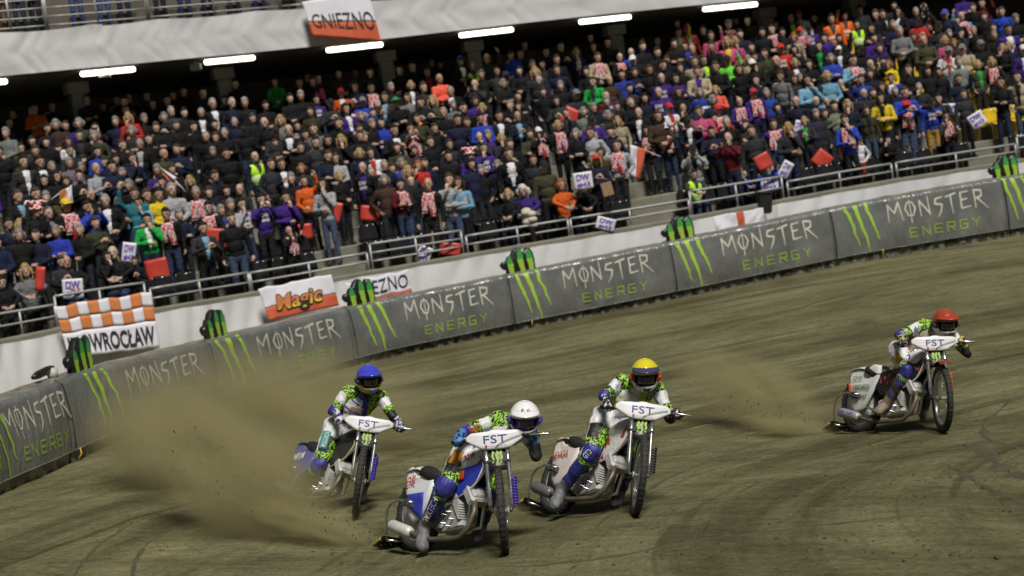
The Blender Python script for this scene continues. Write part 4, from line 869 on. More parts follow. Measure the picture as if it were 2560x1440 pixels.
mb = MB(); mb.rbox((0, 0, 0), (.15, .012, .085), None, b=.3); mb.ell((.045, -.008, .02), (.010, .004, .010), None, 8, 4); PHONE = mb.build("phone", mat("phone_shell", (.03, .03, .032), .25))
for o in list(SCARF.values()) + list(VEST.values()) + [PRINT, PHONE]: COL.objects.unlink(o)
CC = {'k': (.0065, .0065, .0075), 'n': (.009, .012, .032), 'd': (.026, .026, .029), 'g': (.15, .15, .155), 'l': (.33, .33, .35), 'w': (.68, .68, .70), 'r': (.40, .022, .018), 'm': (.10, .008, .013), 'o': (.62, .11, .015), 'b': (.018, .045, .34), 'p': (.042, .016, .155),
      'u': (.16, .33, .46), 'y': (.68, .50, .02), 'G': (.015, .28, .05), 'E': (.14, .60, .05), 'L': (.45, .8, .03), 't': (.36, .30, .20), 'O': (.045, .046, .022), 'B': (.045, .026, .016), 'P': (.48, .08, .18), 'c': (.70, .11, .07), 'T': (.02, .15, .18), 'M': (.40, .58, .52)}
CN = {'k': 'black', 'n': 'navy', 'd': 'dark grey', 'g': 'grey', 'l': 'light grey', 'w': 'white', 'r': 'red', 'm': 'maroon', 'o': 'orange', 'b': 'bright blue', 'p': 'purple', 'u': 'light blue', 'y': 'yellow', 'G': 'green', 'E': 'bright green', 'L': 'lime', 't': 'beige', 'O': 'olive', 'B': 'brown', 'P': 'pink', 'c': 'coral', 'T': 'teal', 'M': 'mint'}
HAIR = {'k': ('short', (.012, .009, .007), 'dark-haired'), 'B': ('short', (.055, .032, .017), 'brown-haired'), 'g': ('crop', (.26, .25, .24), 'grey-haired'), 'W': ('bob', (.55, .54, .52), 'white-haired'), 'b': ('ring', (.06, .045, .035), 'balding'), 'y': ('bob', (.36, .25, .10), 'blond'),
        'Y': ('long', (.34, .23, .09), 'long-haired blond'), 'K': ('long', (.014, .010, .008), 'long dark-haired'), 'N': ('curly', (.055, .028, .014), 'long brown-haired'), 'R': ('bob', (.26, .10, .03), 'ginger-haired')}
HAT = {'1': ('cap', (.50, .03, .03), 'red cap'), '2': ('cap', (.70, .70, .70), 'white cap'), '3': ('cap', (.016, .016, .018), 'black cap'), '4': ('cap', (.17, .17, .17), 'grey cap'), '5': ('cap', (.05, .07, .33), 'blue cap'), '6': ('jester', (.5, .02, .02), 'red and white jester hat'), '7': ('brimmed', (.02, .22, .06), 'green hat'), '8': ('beanie', (.14, .14, .15), 'grey beanie'), '9': ('cap', (.65, .45, .04), 'yellow cap')}
PEOPLE = """217 250 k- b - x|85 272 on 3 - x|22 307 k- k - h|300 277 rg B f p|330 292 r- Y - h|365 240 kM k - a|313 255 k- k - a|418 252 k- K - a|430 238 k- k - a|436 278 d- g - o|457 229 kw k - a|460 283 k- k - a|501 283 kw g - a|508 233 k- k - o|532 260 kw g - a|577 258 n- g - o|612 258 k- g - a|588 210 k- k - a|390 320 k- b - x|440 315 k- b - a|482 318 k- 3 - a|535 312 k- k - o|575 307 n- g - a|630 297 k- b - a|567 333 k- g - x|612 327 k- 3 - a|197 340 kd k - a|230 320 kr k sf p
115 357 k- k - a|160 357 w- N - a|55 370 O- k - a|175 377 d- B - x|11 380 k- k - a|57 405 dw k - a|107 405 kw k - a|247 380 b- k - a|315 362 k- B - o|340 362 kl g - a|332 397 n- B - h|400 387 O- b - x|517 342 k- g - a|532 345 k- B - a|572 385 k- k - o|637 393 n- b v a|246 422 l- b - c|288 417 n- k - c|37 437 n- B - a|107 452 k- K - a|140 442 k- K - a|200 440 k- k - c|530 442 nk B - a|482 452 k- Y - a|490 482 l- g s a|595 475 d- b - a|40 492 ku B - a|96 485 k- B - c|217 490 k- b - a|330 487 T- B - a|360 490 d- B - a|387 487 y- k - a|420 475 l- g - a|277 500 kw g - a|227 517 b- k f p|174 512 kr 9 s a|75 530 k- 6 - x|131 532 ng g - c|350 507 u- k - h|517 520 k- k s c|607 510 lp k D h|582 547 k- B - a|420 535 k- k s a|360 550 Gw k - h
497 572 du k - c|8 562 nd k - a|45 562 k- Y s c|77 675 g- Y - s|147 655 d- B - c|172 655 k- b - s|265 642 k- K - h|290 632 k- b - s|320 655 k- B - c|8 705 k- k - s
685 205 G- 7 - a|662 265 k- k - a|725 247 k- k - a|752 240 k- g - o|750 207 k- K - a|782 205 P- N - a|795 197 k- k - a|844 185 d- k - a|850 232 ow 1 - a|890 217 n- k - c|925 220 k- k s a|927 182 k- k - a|905 255 b- 4 - c|825 260 d- 3 - c|790 250 p- k D a|870 272 pw K - a|955 245 Bu B - c|977 220 k- g - a|1020 215 kw y - a|1055 220 d- B - a|1000 175 k- k - a|1032 167 k- k - o|1070 180 nr B - a|1102 197 c- b - a|1002 255 k- 7 - x|1055 257 k- k - c|1085 252 O- Y - c|1130 227 kw g - a|1150 152 kw 5 - x|1185 165 n- b v x|1225 145 d- b - a|1270 160 l- b - a|1187 212 d- b f p|1150 272 k- k - a|1107 282 k- g - a|1137 302 n- k - a|1202 272 k- y s a|1200 297 b- k - a|1240 292 kw k - a|700 302 g- Y - a|667 307 k- b - a|682 332 d- 3 - a|715 327 kw b - x|750 315 n- k - a|792 322 g- B - a|842 310 k- B - o|982 327 kw k D c|1030 322 O- k s p|1090 322 k- B - a|1190 345 d- b - h|857 350 k- Y - h|892 342 k- B - o|817 352 k- K - a
687 360 ku B - a|752 370 k- B - a|785 357 d- k - a|895 385 n- y - a|935 382 wr B - a|815 392 n- B - x|832 397 l- N - a|710 410 nw B - c|670 412 d- B - o|750 422 d- R - c|847 442 k- y - a|905 420 kp b D a|925 432 O- g - a|957 415 n- g - a|1017 430 d- Y - a|1040 415 r- R - h|1080 355 k- B - a|1122 362 d- B - o|1120 392 k- k - a|1167 390 p- 6 D x|1205 372 p- B D h|1252 347 d- y - h|1277 385 kw B D a|992 462 m- k s x|1022 455 k- b - a|1062 462 k- b s a|1122 450 l- B - h|1143 458 u- N - h|767 452 o- B - a|812 460 l- K - h
650 500 p- k D p|700 495 p- k - h|715 578 kw b sf p|1270 487 k- y - s|1325 402 d- B - a|1362 417 O- 3 - a|1317 475 p- W - s|1355 455 kc k - s|1402 462 o- R - s|1485 400 n- 1 - c|1537 365 lr B s o|1727 437 O- k v s|1732 375 lk 3 f p|1882 427 br 5 - s|1455 470 k- k - s
1302 135 k- k - a|1285 135 b- 3 - a|1297 178 k- K - a|1365 130 k- K - a|1402 117 k- k - c|1440 130 pw Y D h|1475 95 k- k s a|1520 107 k- k - a|1485 145 tw B s a|1540 145 kw b s a|1392 150 k- B - a|1345 180 d- Y - a|1400 175 n- B - o|1347 200 n- g - a|1465 180 k- 3 - a|1575 132 b- b - a|1590 150 kd 2 - c|1607 117 k- N - a|1642 102 k- K - a|1645 132 k- 5 - a|1690 82 yw k - a|1692 60 k- b s a|1685 110 k- k - x|1725 72 cw 1 - a|1777 90 P- K - a|1780 117 k- N - a|1827 60 d- 8 s a|1825 105 Py Y - a|1842 105 Pb y - h|1870 52 k- k - a|1905 82 k- k - a|1737 122 dw g - a|1655 165 k- k - a|1652 197 p- b D a|1625 175 k- N - a|1692 197 p- K D x|1730 155 t- B - a|1745 180 tp B - a|1767 150 kL B - a|1797 167 k- B - a|1825 150 E- 3 - a|1845 175 k- N - a|1867 150 t- Y - a|1890 160 k- 2 - a|1897 200 n- k - a|1482 205 Gd B - a|1520 202 B- b - a|1440 237 d- 4 - a|1398 252 d- K - c|1520 240 mp b D a|1645 232 p- b D a|1585 257 k- g - a|1597 282 kw b - a|1690 232 k- N - a|1672 270 wr 1 - c|1707 272 k- b - h|1795 225 c- y - c|1797 275 rw 1 s c|1847 255 p- b s a|1892 232 p- 1 s a|1750 280 P- B - c|1727 302 nw 3 - a|1785 297 u- k - a|1820 305 k- g - a|1550 302 t- Y - a|1480 302 p- 3 D c|1642 292 B- N - a|1620 327 kd k s c|1667 322 n- 2 s a|1480 332 l- B - o|1392 315 kp y s a|1350 330 kr 2 sf p|1290 292 nu b - c|1780 330 n- k - c|1827 345 m- b f p|1890 327 d- B - a
1937 72 k- k s a|1955 82 k- k - a|1985 45 kL b - a|2002 37 w- 1 - a|2035 45 k- K - a|2027 72 p- 3 D a|2000 78 P- 1 s a|2082 48 o- k V a|2102 42 o- k V a|2142 62 k- k v a|2150 25 dg 1 - a|2190 37 k- b - a|2207 37 kw k - a|2227 17 d- k - a|2242 30 kw k - a|2280 32 n- g - a|2312 25 k- k sf p|2290 55 r- 3 - c|2255 77 g- g - a|2340 67 d- 3 - a|2320 100 O- b - a|2360 102 P- y - a|2362 37 n- 5 - a|2392 52 k- 3 - a|2410 40 ur b s a|2432 20 k- b - a|2440 75 k- g - a|2460 42 k- B - a|2470 8 m- k - a|2502 30 b- B - a|2517 75 pw k D a|2542 47 k- 8 - a|2392 107 B- R - a|2412 122 t- 4 - a|2457 112 k- 4 - a|2362 130 wr 4 - c|2500 122 k- y - h|2530 115 n- y - a|2550 127 pw 2 D a|1952 122 r- 1 D a|1980 95 tu R - a|2052 115 kG k - a|2100 125 kw 2 - a|2095 97 k- k - a|2155 125 k- 3 - a|1945 152 k- b - a|1990 157 dw y - a|2127 152 u- k s c|2185 160 k- b f p|2217 162 y- R - a|2272 175 k- B - a|2230 195 bw k D a|2442 162 OG y - o|2480 155 d- Y s a|2550 192 tk k - o|1945 192 g- B - a|1980 200 d- N - a|2025 200 u- K - h|2075 190 u- y - a|2050 225 u- 3 - a|2100 210 n- b - h|2292 220 d- g - h|2382 200 n- B - a|2497 207 k- k - x|2155 235 d- b - a|1982 255 n- b - a|2027 255 n- b - o|2072 255 n- b - a|2125 262 n- Y - h|2207 245 yk K - x|2260 232 br B - c|2405 237 d- B - a|2317 257 bk 3 D a|2355 245 d- k - c|2255 265 k- 1 s a|2167 277 Ok B - a|2122 300 b- B s h|2365 290 d- k s h|2017 302 dG y - c|1965 322 d- Y - h|1927 312 pw B s a|2215 350 k- k - h|2137 352 w- y - a|1937 415 b- 3 - s"""
entries = [e.split() for e in PEOPLE.replace("\n", "|").split("|") if e.strip()]
# row of every spectator, from where the photo shows the head
_rows = {}
def head_table(i, hh):
    k = (i, hh)
    if k not in _rows:
        us = np.linspace(-450, 2950, 120); pp = [proj(stand(u, OUT0 + TREAD * i + .12, Z0 + RISE * i + hh)) for u in us]; _rows[k] = (us, np.array(pp))
    return _rows[k]
placed = []; rg = random.Random(11)
for e in entries:
    x, y, ti, hr, acc, ps = float(e[0]), float(e[1]), e[2], e[3], e[4], e[5]; hh = 1.665 if ps != 's' else 1.265; best = None
    for i in range(ROWS):
        us, pp = head_table(i, hh); u = float(np.interp(x, pp[:, 0], us)); yy = float(np.interp(u, us, pp[:, 1])); s = float(np.interp(u, us, pp[:, 2]))
        if best is None or abs(yy - y) < abs(best[0]): best = (yy - y, i, u, s)
    dy, row, u, s = best; sc = 1 + dy / s / hh; sc = max(.62 if row == 0 else .88, min(1.13, sc))
    placed.append(dict(x=x, y=y, ti=ti, hr=hr, acc=acc, ps=ps, row=row, u=u, sc=sc, s=s))
placed.sort(key=lambda d: (d['row'], d['u']))
score = lambda d: (d['row'] + (2.5 if d['ti'] == 'k-' and d['acc'] == '-' else 0) + rg.random() * .5)
order = sorted(range(len(placed)), key=lambda k: score(placed[k])); solo = set(order[:286])
last = {}; cnt = {}
ORD = "first second third fourth fifth sixth seventh eighth ninth tenth eleventh".split()
used_lab = {}
def describe(d):
    t, i = d['ti']; hr = d['hr']
    who = HAIR[hr][2] if hr in HAIR else ""; garm = "top" if t in 'pEPyuco' and i == '-' else ("pullover" if t in 'wlgT' and i == '-' else "jacket")
    s = "person in %s %s" % (CN[t], garm); s = ("%s %s" % (who, s)).strip()
    if i != '-': s += " over %s shirt" % CN[i]
    if hr in HAT: s += ", %s" % HAT[hr][2]
    if 'v' in d['acc']: s += ", lime vest"
    if 'V' in d['acc']: s += ", orange vest"
    if 's' in d['acc']: s += ", red-white scarf"
    if 'D' in d['acc']: s += ", white print"
    return s
PS = {'x': "arms crossed", 'c': "hands clasped", 'p': "hands raised", 'h': "hand at face", 's': "seated", 'o': "hands in pockets", 'a': "arms down", 'w': "hand on hip", 'q': "hands together", 'r': "arm raised"}
base = [describe(d) for d in placed]
from collections import Counter
bc = Counter(base); lab = {}
taken = set()
rown = {}
for k, d in enumerate(placed):
    rown.setdefault(d['row'], []).append(k)
PXN = [(-100, 137, "by the left edge"), (137, 380, "over the checkered banner"), (380, 640, "left of the script banner"), (640, 850, "over the script banner"), (850, 1030, "over the name banner"), (1030, 1290, "over the fence centre"), (1290, 1600, "left of the stairway"), (1600, 1780, "over the stairway"), (1780, 1935, "over the cross flag"), (1935, 2240, "right of the cross flag"), (2240, 2700, "at the far end")]
for k, d in enumerate(placed):
    if k not in solo: continue
    wh = next(n for a, b, n in PXN if a <= d['x'] < b); rw = "row " + ORD[d['row']]
    lst = rown[d['row']]; kth = sum(1 for q in lst if placed[q]['x'] < d['x'] and q in solo) + 1
    for c in ((base[k] if bc[base[k]] == 1 else None), base[k] + ", " + wh, base[k] + ", " + rw, base[k] + ", %s, %s" % (rw, wh), base[k] + ", %s, %s" % (PS[d['ps']], wh), base[k] + ", %s, %s from left" % (rw, ordinal(kth))):
        if c and c not in taken and len(c.split()) <= 16: break
    taken.add(c); lab[k] = c
crowd = MB(); CCOL = []
SKINS = [(.47, .315, .235), (.43, .275, .20), (.50, .345, .265), (.38, .24, .17), (.46, .31, .24)]
def put_low(p, rz, sc, cols, ps, hat):
    vs, fs, z = LOW[ps]; c_, s_ = math.cos(rz), math.sin(rz); q = vs * np.array([sc, sc, sc]); X = q[:, 0] * c_ - q[:, 1] * s_ + p.x; Y = q[:, 0] * s_ + q[:, 1] * c_ + p.y; Z = q[:, 2] + p.z
    crowd.add(list(zip(X, Y, Z)), fs); CCOL.extend([cols[min(int(v), 4)] for v in z])
    hm = HAIRM[hat].data; M = Matrix.Translation(p) @ Matrix.Rotation(rz, 4, 'Z') @ Matrix.Scale(sc, 4) @ Matrix.Translation((0, -.009, 1.667)) @ Matrix.Scale(1.11, 4); crowd.add([M @ v.co for v in hm.vertices], [tuple(f.vertices) for f in hm.polygons]); CCOL.extend([cols[5]] * len(hm.polygons))
def dress(o, d, rg):
    t, i = d['ti']; tone = CC[t]; j = .85 + .3 * rg.random()
    o["top_color"] = [c * j for c in tone]; o["inner_color"] = list(CC[i]) if i != '-' else [c * j for c in tone]
    leg = rg.choice(((.008, .008, .010), (.014, .020, .045), (.028, .042, .09), (.010, .012, .02), (.008, .008, .009), (.016, .015, .014), (.05, .07, .12)))
    if d['ti'] == 'bk': leg = (.40, .22, .03)
    if d['x'] in (2027, 2072): leg = (.20, .10, .03)
    if d['ti'] == 'w-' and d['hr'] == 'y': leg = (.30, .02, .02)
    o["leg_color"] = list(leg); o["skin_color"] = list(rg.choice(SKINS)); o["hair_color"] = list(HAIR[d['hr']][1] if d['hr'] in HAIR else (.05, .03, .02))
def child(src, par, loc=(0, 0, 0), **kw):
    o = src.copy(); COL.objects.link(o); o.parent = par; o.location = loc
    for k, v in kw.items(): o[k] = v
    return o
PERSON_AT = {}
for k, d in enumerate(list(placed)):
    if d['ps'] == 'a' and 'D' not in d['acc'] and 'v' not in d['acc']: d['ps'] = rg.choice('aaawqqqr' if d['row'] > 1 else 'aaqw')
    ps, row = d['ps'], d['row']; p = stand(d['u'], OUT0 + TREAD * row + .12, Z0 + RISE * row); rz = u_yaw(d['u']) * .5 - math.atan2(p.x, p.y) + rg.uniform(-.55, .45); sc = d['sc']
    if ps == 's': p.z += .0
    if k not in solo:
        j = .8 + .4 * rg.random(); t = [c * j for c in CC[d['ti'][0]]]; put_low(p, rz, sc, [rg.choice(SKINS), t, CC[d['ti'][1]] if d['ti'][1] != '-' else t, (.02, .022, .03), (.02, .02, .02), HAIR[d['hr']][1] if d['hr'] in HAIR else (.02, .016, .012)], rg.choice('axocwq') if ps not in LOW else ps, 'short'); continue
    o = bpy.data.objects.new("person", BODY[ps]); COL.objects.link(o); wx = rg.uniform(.94, 1.12) * (.93 if d['hr'] in 'YKNyR' else 1)
    o.location = p; fl = -1 if rg.random() < .5 and 'D' not in d['acc'] else 1; o.rotation_euler = (rg.uniform(-.05, .07), rg.uniform(-.06, .06), rz); o.scale = (sc * wx * fl, sc * wx, sc); dress(o, d, rg); tag(o, lab[k], "person", "spectators on the lower terrace"); PERSON_AT[(d['x'], d['y'])] = o
    hc = (0, -.009, 1.667 if ps != 's' else 1.265); hr = d['hr']
    if hr in HAIR: child(HAIRM[HAIR[hr][0]], o, hc, hair_color=list(HAIR[hr][1])).scale = (1.1, 1.1, 1.08)
    else:
        hn, hcol, _ = HAT[hr]; child(HATM[hn], o, hc, hat_color=list(hcol)).scale = (1.1, 1.1, 1.06); child(HAIRM['ring' if hr != '1' or d['x'] != 1485 else 'long'], o, hc, hair_color=[.06, .04, .025] if d['x'] != 1485 else [.34, .23, .09]).scale = (1.1, 1.1, 1.08)
    if 's' in d['acc']: child(SCARF[1 if ps == 's' else 0], o)
    if 'v' in d['acc']: child(VEST[('v', 1 if ps == 's' else 0)], o)
    if 'V' in d['acc']: child(VEST[('V', 0)], o)
    if 'D' in d['acc'] and ps != 's': child(PRINT, o)
    if 'f' in d['acc']:
        ph = PHONE.copy(); COL.objects.link(ph); M = o.matrix_basis @ Matrix.Translation((0, -.27, 1.60)); ph.matrix_world = M; tag(ph, "dark phone or camera held up by " + lab[k].replace("person", "spectator", 1).split(", row")[0], "phone", "phones held up in the crowd"); ph["label"] = " ".join(ph["label"].split()[:16])
# spectators behind, too hidden to tell apart: one mass
for k in range(400):
    row = rg.randint(1, ROWS - 3 if k % 4 else ROWS - 2); x = rg.uniform(-60, 2600); near = False
    if any(abs(x - q['x']) < 21 and q['row'] == row for q in placed) or (row < 4 and (any(a - 20 < x < b + 30 for a, b in ((770, 905), (1590, 1735), (2430, 2560))))): continue
    us, pp = head_table(row, 1.665); u = float(np.interp(x, pp[:, 0], us)); p = stand(u, OUT0 + TREAD * row + .3, Z0 + RISE * row); t = [c * (.7 + .5 * rg.random()) for c in CC[rg.choice('kkkkknnnddgOBbp')]]; placed.append(dict(x=x, y=0, row=row, s=100, ti='k-', acc='-', hr='k', ps='a', u=u, fill=1))
    put_low(p, -math.atan2(p.x, p.y) + rg.uniform(-.5, .5), rg.uniform(.92, 1.04), [rg.choice(SKINS), t, t, (.02, .022, .03), (.02, .02, .02), rg.choice(((.012, .01, .008), (.05, .03, .018), (.2, .19, .18)))], rg.choice('axowqc'), rg.choice(('short', 'short', 'crop', 'bob')))
for k in range(20):            # figures in the dark concourse behind the last step
    x = rg.uniform(0, 2560); us, pp = head_table(ROWS - 1, 1.665); u = float(np.interp(x, pp[:, 0], us)); p = stand(u, OUT0 + TREAD * (ROWS - 1) + rg.uniform(.8, 2.6), Z0 + RISE * (ROWS - 1)); t = CC[rg.choice('kkndgmO')]
    put_low(p, rg.uniform(-.8, .8), rg.uniform(.94, 1.05), [rg.choice(SKINS), t, t, (.02, .022, .03), (.02, .02, .02), (.015, .012, .01)], rg.choice('axo'), 'short')
M_CROWD = attr_mat("crowd_cloth", "crowd_color", kind='GEOMETRY'); co = crowd.build("background_crowd", M_CROWD, check=False); a_ = co.data.color_attributes.new("crowd_color", 'FLOAT_COLOR', 'CORNER'); cc = []
for f, c in zip(co.data.polygons, CCOL): cc.extend([*c, 1.0] * len(f.vertices))
a_.data.foreach_set("color", cc); tag(co, "mass of spectators half hidden behind the others and in the concourse", "crowd", kind="stuff")
# spectators on the upper tier, seen from the knees or hips down
UPW = ["jeans left of the first post", "dark trousers beside the first post"]
for n_, (x, t, leg) in enumerate(((12, 'm', (.10, .05, .02)), (52, 'n', (.03, .035, .06)), (92, 'k', (.02, .02, .03)), (195, 'n', (.05, .07, .20)), (262, 'b', (.06, .08, .22)), (312, 'k', (.02, .025, .05)), (402, 'd', (.02, .02, .03)), (462, 'k', (.03, .04, .10)), (520, 'n', (.02, .022, .05)), (585, 'k', (.03, .035, .05)), (648, 'd', (.03, .03, .12)), (722, 'k', (.02, .02, .02)), (985, 'n', (.03, .03, .08)))):
    u = bal_u(x, .75, BH + .3); p = bal(u, .72, BH - .02); o = bpy.data.objects.new("person", BODY['a' if n_ % 3 else 'o']); COL.objects.link(o); o.location = p; o.rotation_euler = (0, 0, rg.uniform(-.3, .3)); d = dict(ti=t + '-', hr='k', x=0); dress(o, d, rg); o["leg_color"] = list(leg)
    child(HAIRM['short'], o, (0, -.01, 1.665), hair_color=[.03, .02, .015])
    tag(o, "legs of a person behind the upper balcony railing, %s from the left edge" % ordinal(n_ + 1), "person", "spectators on the upper tier")
# ================================================================== motorcycles and riders
M_TYRE = mat("tyre_rubber", (.030, .030, .029), .75, var=.35, scale=18, bump=.5, bscale=70); M_RIM = mat("rim_alloy", (.55, .55, .53), .35, metal=.8, var=.2); M_CHROME = mat("chrome_tube", (.62, .61, .58), .22, metal=.9, var=.15)
M_ALLOY = mat("engine_alloy", (.46, .46, .44), .5, metal=.15, var=.3, scale=14, bump=.3, bscale=30); M_ALLOYD = mat("engine_dark", (.10, .10, .095), .5, metal=.4, var=.3, scale=14); M_PIPE = mat("exhaust_steel", (.17, .14, .10), .5, metal=.5, var=.35, scale=9)
M_BLK = mat("black_plastic", (.016, .016, .017), .4, var=.2); M_WHITEP = mat("white_plastic", (.74, .74, .74), .35, var=.06, scale=5); M_DIRTYW = two_tone("dirty_white_disc", (.42, .40, .34), (.66, .65, .60), 5, .42, .5)
M_NAVY = mat("print_navy", (.05, .04, .24), .5, var=0); M_PRED = mat("print_red", (.45, .04, .03), .5, var=0); M_PGREY = mat("print_grey", (.45, .45, .45), .5, var=0); M_PPUR = mat("print_purple", (.16, .07, .42), .5, var=0); M_PGRN = mat("print_dark_green", (.02, .18, .07), .5, var=0)
M_YELP = mat("yellow_plastic", (.45, .38, .03), .5, var=.25)
BIKE = dict(
 white=dict(front=(1265, 1385), yaw=37, lean=18, steer=-38, side=(.035, .05, .42), panel=(.74, .74, .74), tank=(.74, .74, .74), spring=(.06, .03, .40), silencer=(.62, .62, .58), disc=M_DIRTYW),
 yellow=dict(front=(1587, 1290), yaw=31, lean=28, steer=-29, side=(.50, .46, .44), panel=(.66, .60, .55), tank=(.68, .66, .64), spring=(.03, .03, .03), silencer=(.13, .14, .15), disc=M_BLK),
 blue=dict(front=(888, 1290), yaw=36, lean=30, steer=-34, side=(.03, .03, .035), panel=(.10, .11, .30), tank=(.02, .02, .02), spring=(.06, .03, .40), silencer=(.45, .45, .43), disc=M_BLK),
 red=dict(front=(2358, 1080), yaw=28, lean=18, steer=-29, side=None, panel=(.70, .69, .64), tank=(.70, .70, .72), spring=(.65, .16, .02), silencer=(.34, .34, .34), disc=M_DIRTYW))
WB = 1.32; RR, RF = .335, .350
def circ(c, r, n, ax='y', a0=0.0, a1=2 * math.pi):
    return [V(c[0] + r * math.cos(t), c[1], c[2] + r * math.sin(t)) for t in np.linspace(a0, a1, n)]
def wheel(c, r, tw, spokes, root, name, M=None, disc=None):
    """tyre (the part), with rim, hub and spokes below it"""
    c = V(*c); W0 = Matrix.Translation(c) @ Matrix.Rotation(math.pi / 2, 4, 'X'); MM = (M @ W0) if M else W0
    mb = MB(); prof = [(r - tw * 1.05, -tw * .42), (r - tw * .6, -tw * .52), (r - tw * .22, -tw * .47), (r - .004, -tw * .26), (r, 0), (r - .004, tw * .26), (r - tw * .22, tw * .47), (r - tw * .6, tw * .52), (r - tw * 1.05, tw * .42), (r - tw * 1.1, 0), (r - tw * 1.05, -tw * .42)]
    mb.lathe(prof, 48, MM)
    for k in range(44):             # tread blocks
        a = 2 * math.pi * k / 44; Rz = MM @ Matrix.Rotation(a, 4, 'Z')
        for o_ in ((-.3, 0, .3) if k % 2 else (-.16, .16)):
            q = Rz @ V(r - .002, 0, o_ * tw); mb.box(q, (.010, .020, tw * .2), Rz.to_3x3())
    t = mb.build(name, M_TYRE, root); mb = MB(); ri = r - tw * 1.02
    mb.lathe([(ri, -tw * .36), (ri - .018, -tw * .38), (ri - .024, -tw * .2), (ri - .024, tw * .2), (ri - .018, tw * .38), (ri, tw * .36), (ri, -tw * .36)], 40, MM); mb.build("rim", M_RIM, t)
    mb = MB(); mb.lathe([(.0, -.06), (.03, -.06), (.03, -.045), (.018, -.04), (.018, .04), (.03, .045), (.03, .06), (0, .06)], 16, MM); mb.build("hub", M_ALLOY, t)
    for k in range(spokes):
        a = 2 * math.pi * k / spokes; b = a + (.35 if k % 2 else -.35); sd = 1 if (k // 2) % 2 else -1; mb = MB(); mb.tube([MM @ V(.026 * math.cos(b), .026 * math.sin(b), sd * .05), MM @ V((ri - .02) * math.cos(a), (ri - .02) * math.sin(a), 0)], .0028, 5); mb.build("spoke", M_CHROME, t)
    if disc:
        mb = MB()
        for sd in (-1, 1): mb.lathe([(.03, sd * .048), (ri * .55, sd * .042), (ri - .03, sd * .030), (ri - .028, sd * .026), (.03, sd * .040)], 36, MM)
        mb.build("wheel_cover", disc, t)
    return t
def make_bike(key, label):
    D = BIKE[key]; s = RIDERS_S[key]; F0 = at(*D['front'], s)
    psi, phi = R(D['yaw']), R(D['lean']); fwd = V(math.sin(psi), -math.cos(psi), 0); lft = V(math.cos(psi), math.sin(psi), 0); up = V(0, 0, 1)
    L3 = lft * math.cos(phi) - up * math.sin(phi); U3 = up * math.cos(phi) + lft * math.sin(phi)
    Mb = Matrix((fwd, L3, U3)).transposed().to_4x4()
    # steering about the raked head
    A = V(1.12, 0, .80); ax = V(-math.sin(R(15)), 0, math.cos(R(15))); S = Matrix.Translation(A) @ Matrix.Rotation(R(D['steer']), 4, ax) @ Matrix.Translation(-A)
    # put the lowest point of the front tyre on the given spot
    Wc = S @ V(WB, 0, RF); nrm = (S.to_3x3() @ V(0, 1, 0)); world_n = Mb.to_3x3() @ nrm; dn = (-up + world_n * up.dot(world_n)).normalized()
    low = (Mb.to_3x3() @ Wc) + dn * RF - up * 0.0
    Mb.translation = F0 - low; Mb.translation.z = F0.z - low.z
    # rear tyre on the ground: pitch the bike about the front contact
    rl = Mb @ V(0, 0, RR); dnr = (-up + L3 * up.dot(L3)).normalized(); rz = (rl + dnr * RR); gz = ground_z(rz.x, rz.y) - .015
    ang = math.atan2(gz - rz.z, WB); axis = L3; Mb = Matrix.Translation(F0) @ Matrix.Rotation(ang, 4, lft) @ Matrix.Translation(-F0) @ Mb
    if (Mb @ V(0, 0, RR) + dnr * RR).z * 0 + abs((Mb @ V(0, 0, RR) + dnr * RR).z - gz) > abs(rz.z - gz): Mb = Matrix.Translation(F0) @ Matrix.Rotation(-2 * ang, 4, lft) @ Matrix.Translation(-F0) @ Mb
    root = empty("speedway_motorcycle"); root.matrix_world = Mb; tag(root, label, "motorcycle", "speedway motorcycles in the race")
    mp = mat("panel_" + key, D['panel'], .4, var=.1, scale=6, bump=.15, bscale=10); mt = mat("tank_" + key, D['tank'], .35, var=.06)
    ms = mat("side_" + key, D['side'], .4, var=.25, scale=9) if D['side'] and key != 'yellow' else two_tone('rust_lined_panel', (.30, .06, .03), (.60, .57, .55), 11, .44, .4) if key == 'yellow' else two_tone("confetti_panel", (.015, .015, .016), (.62, .10, .08), 26, .60, .4, kind='noise')
    wheel((0, 0, RR), RR, .085, 28, root, "rear_wheel", None, D['disc']); wheel((WB, 0, RF), RF, .060, 28, root, "front_wheel", S)
    # frame
    mb = MB()
    for y in (-.07, .07): mb.tube([V(1.09, y * .4, .76), V(.90, y, .55), V(.86, y, .22), V(.45, y, .17), V(.30, y, .24), V(.0, y * 1.25, RR)], .015, 8)
    mb.tube([V(1.10, 0, .84), V(.75, 0, .74), V(.42, 0, .62), V(.26, 0, .50), V(.30, 0, .24)], .018, 8)
    for y in (-.08, .08): mb.tube([V(.42, y * .7, .62), V(.12, y, .50), V(0, y * 1.1, RR)], .012, 8)
    mb.tube([A - ax * .10, A + ax * .12], .028, 10); mb.build("frame", M_CHROME, root)
    # engine, laid down forward
    E3 = Matrix.Rotation(R(-38), 3, 'Y'); ec = V(.80, -.01, .42)
    mb = MB(); mb.rbox((.60, 0, .29), (.30, .17, .24), Matrix.Rotation(R(-12), 3, 'Y'), b=.35); mb.lathe([(0, -.12), (.10, -.12), (.105, -.10), (.105, .0), (0, .0)], 20, Matrix.Translation((.62, 0, .29)) @ Matrix.Rotation(math.pi / 2, 4, 'X'))
    mb.rbox((.44, -.03, .27), (.16, .14, .17), None, b=.3); eng = mb.build("engine", M_ALLOY, root)
    mb = MB()
    for k in range(7): q = V(.705, -.005, .345) + E3 @ V(.0, 0, .026 * k) * 1.0 + V(.016 * k, 0, .0); mb.rbox(q, (.17, .19, .013), Matrix.Rotation(R(52), 3, 'Y'), b=.4)
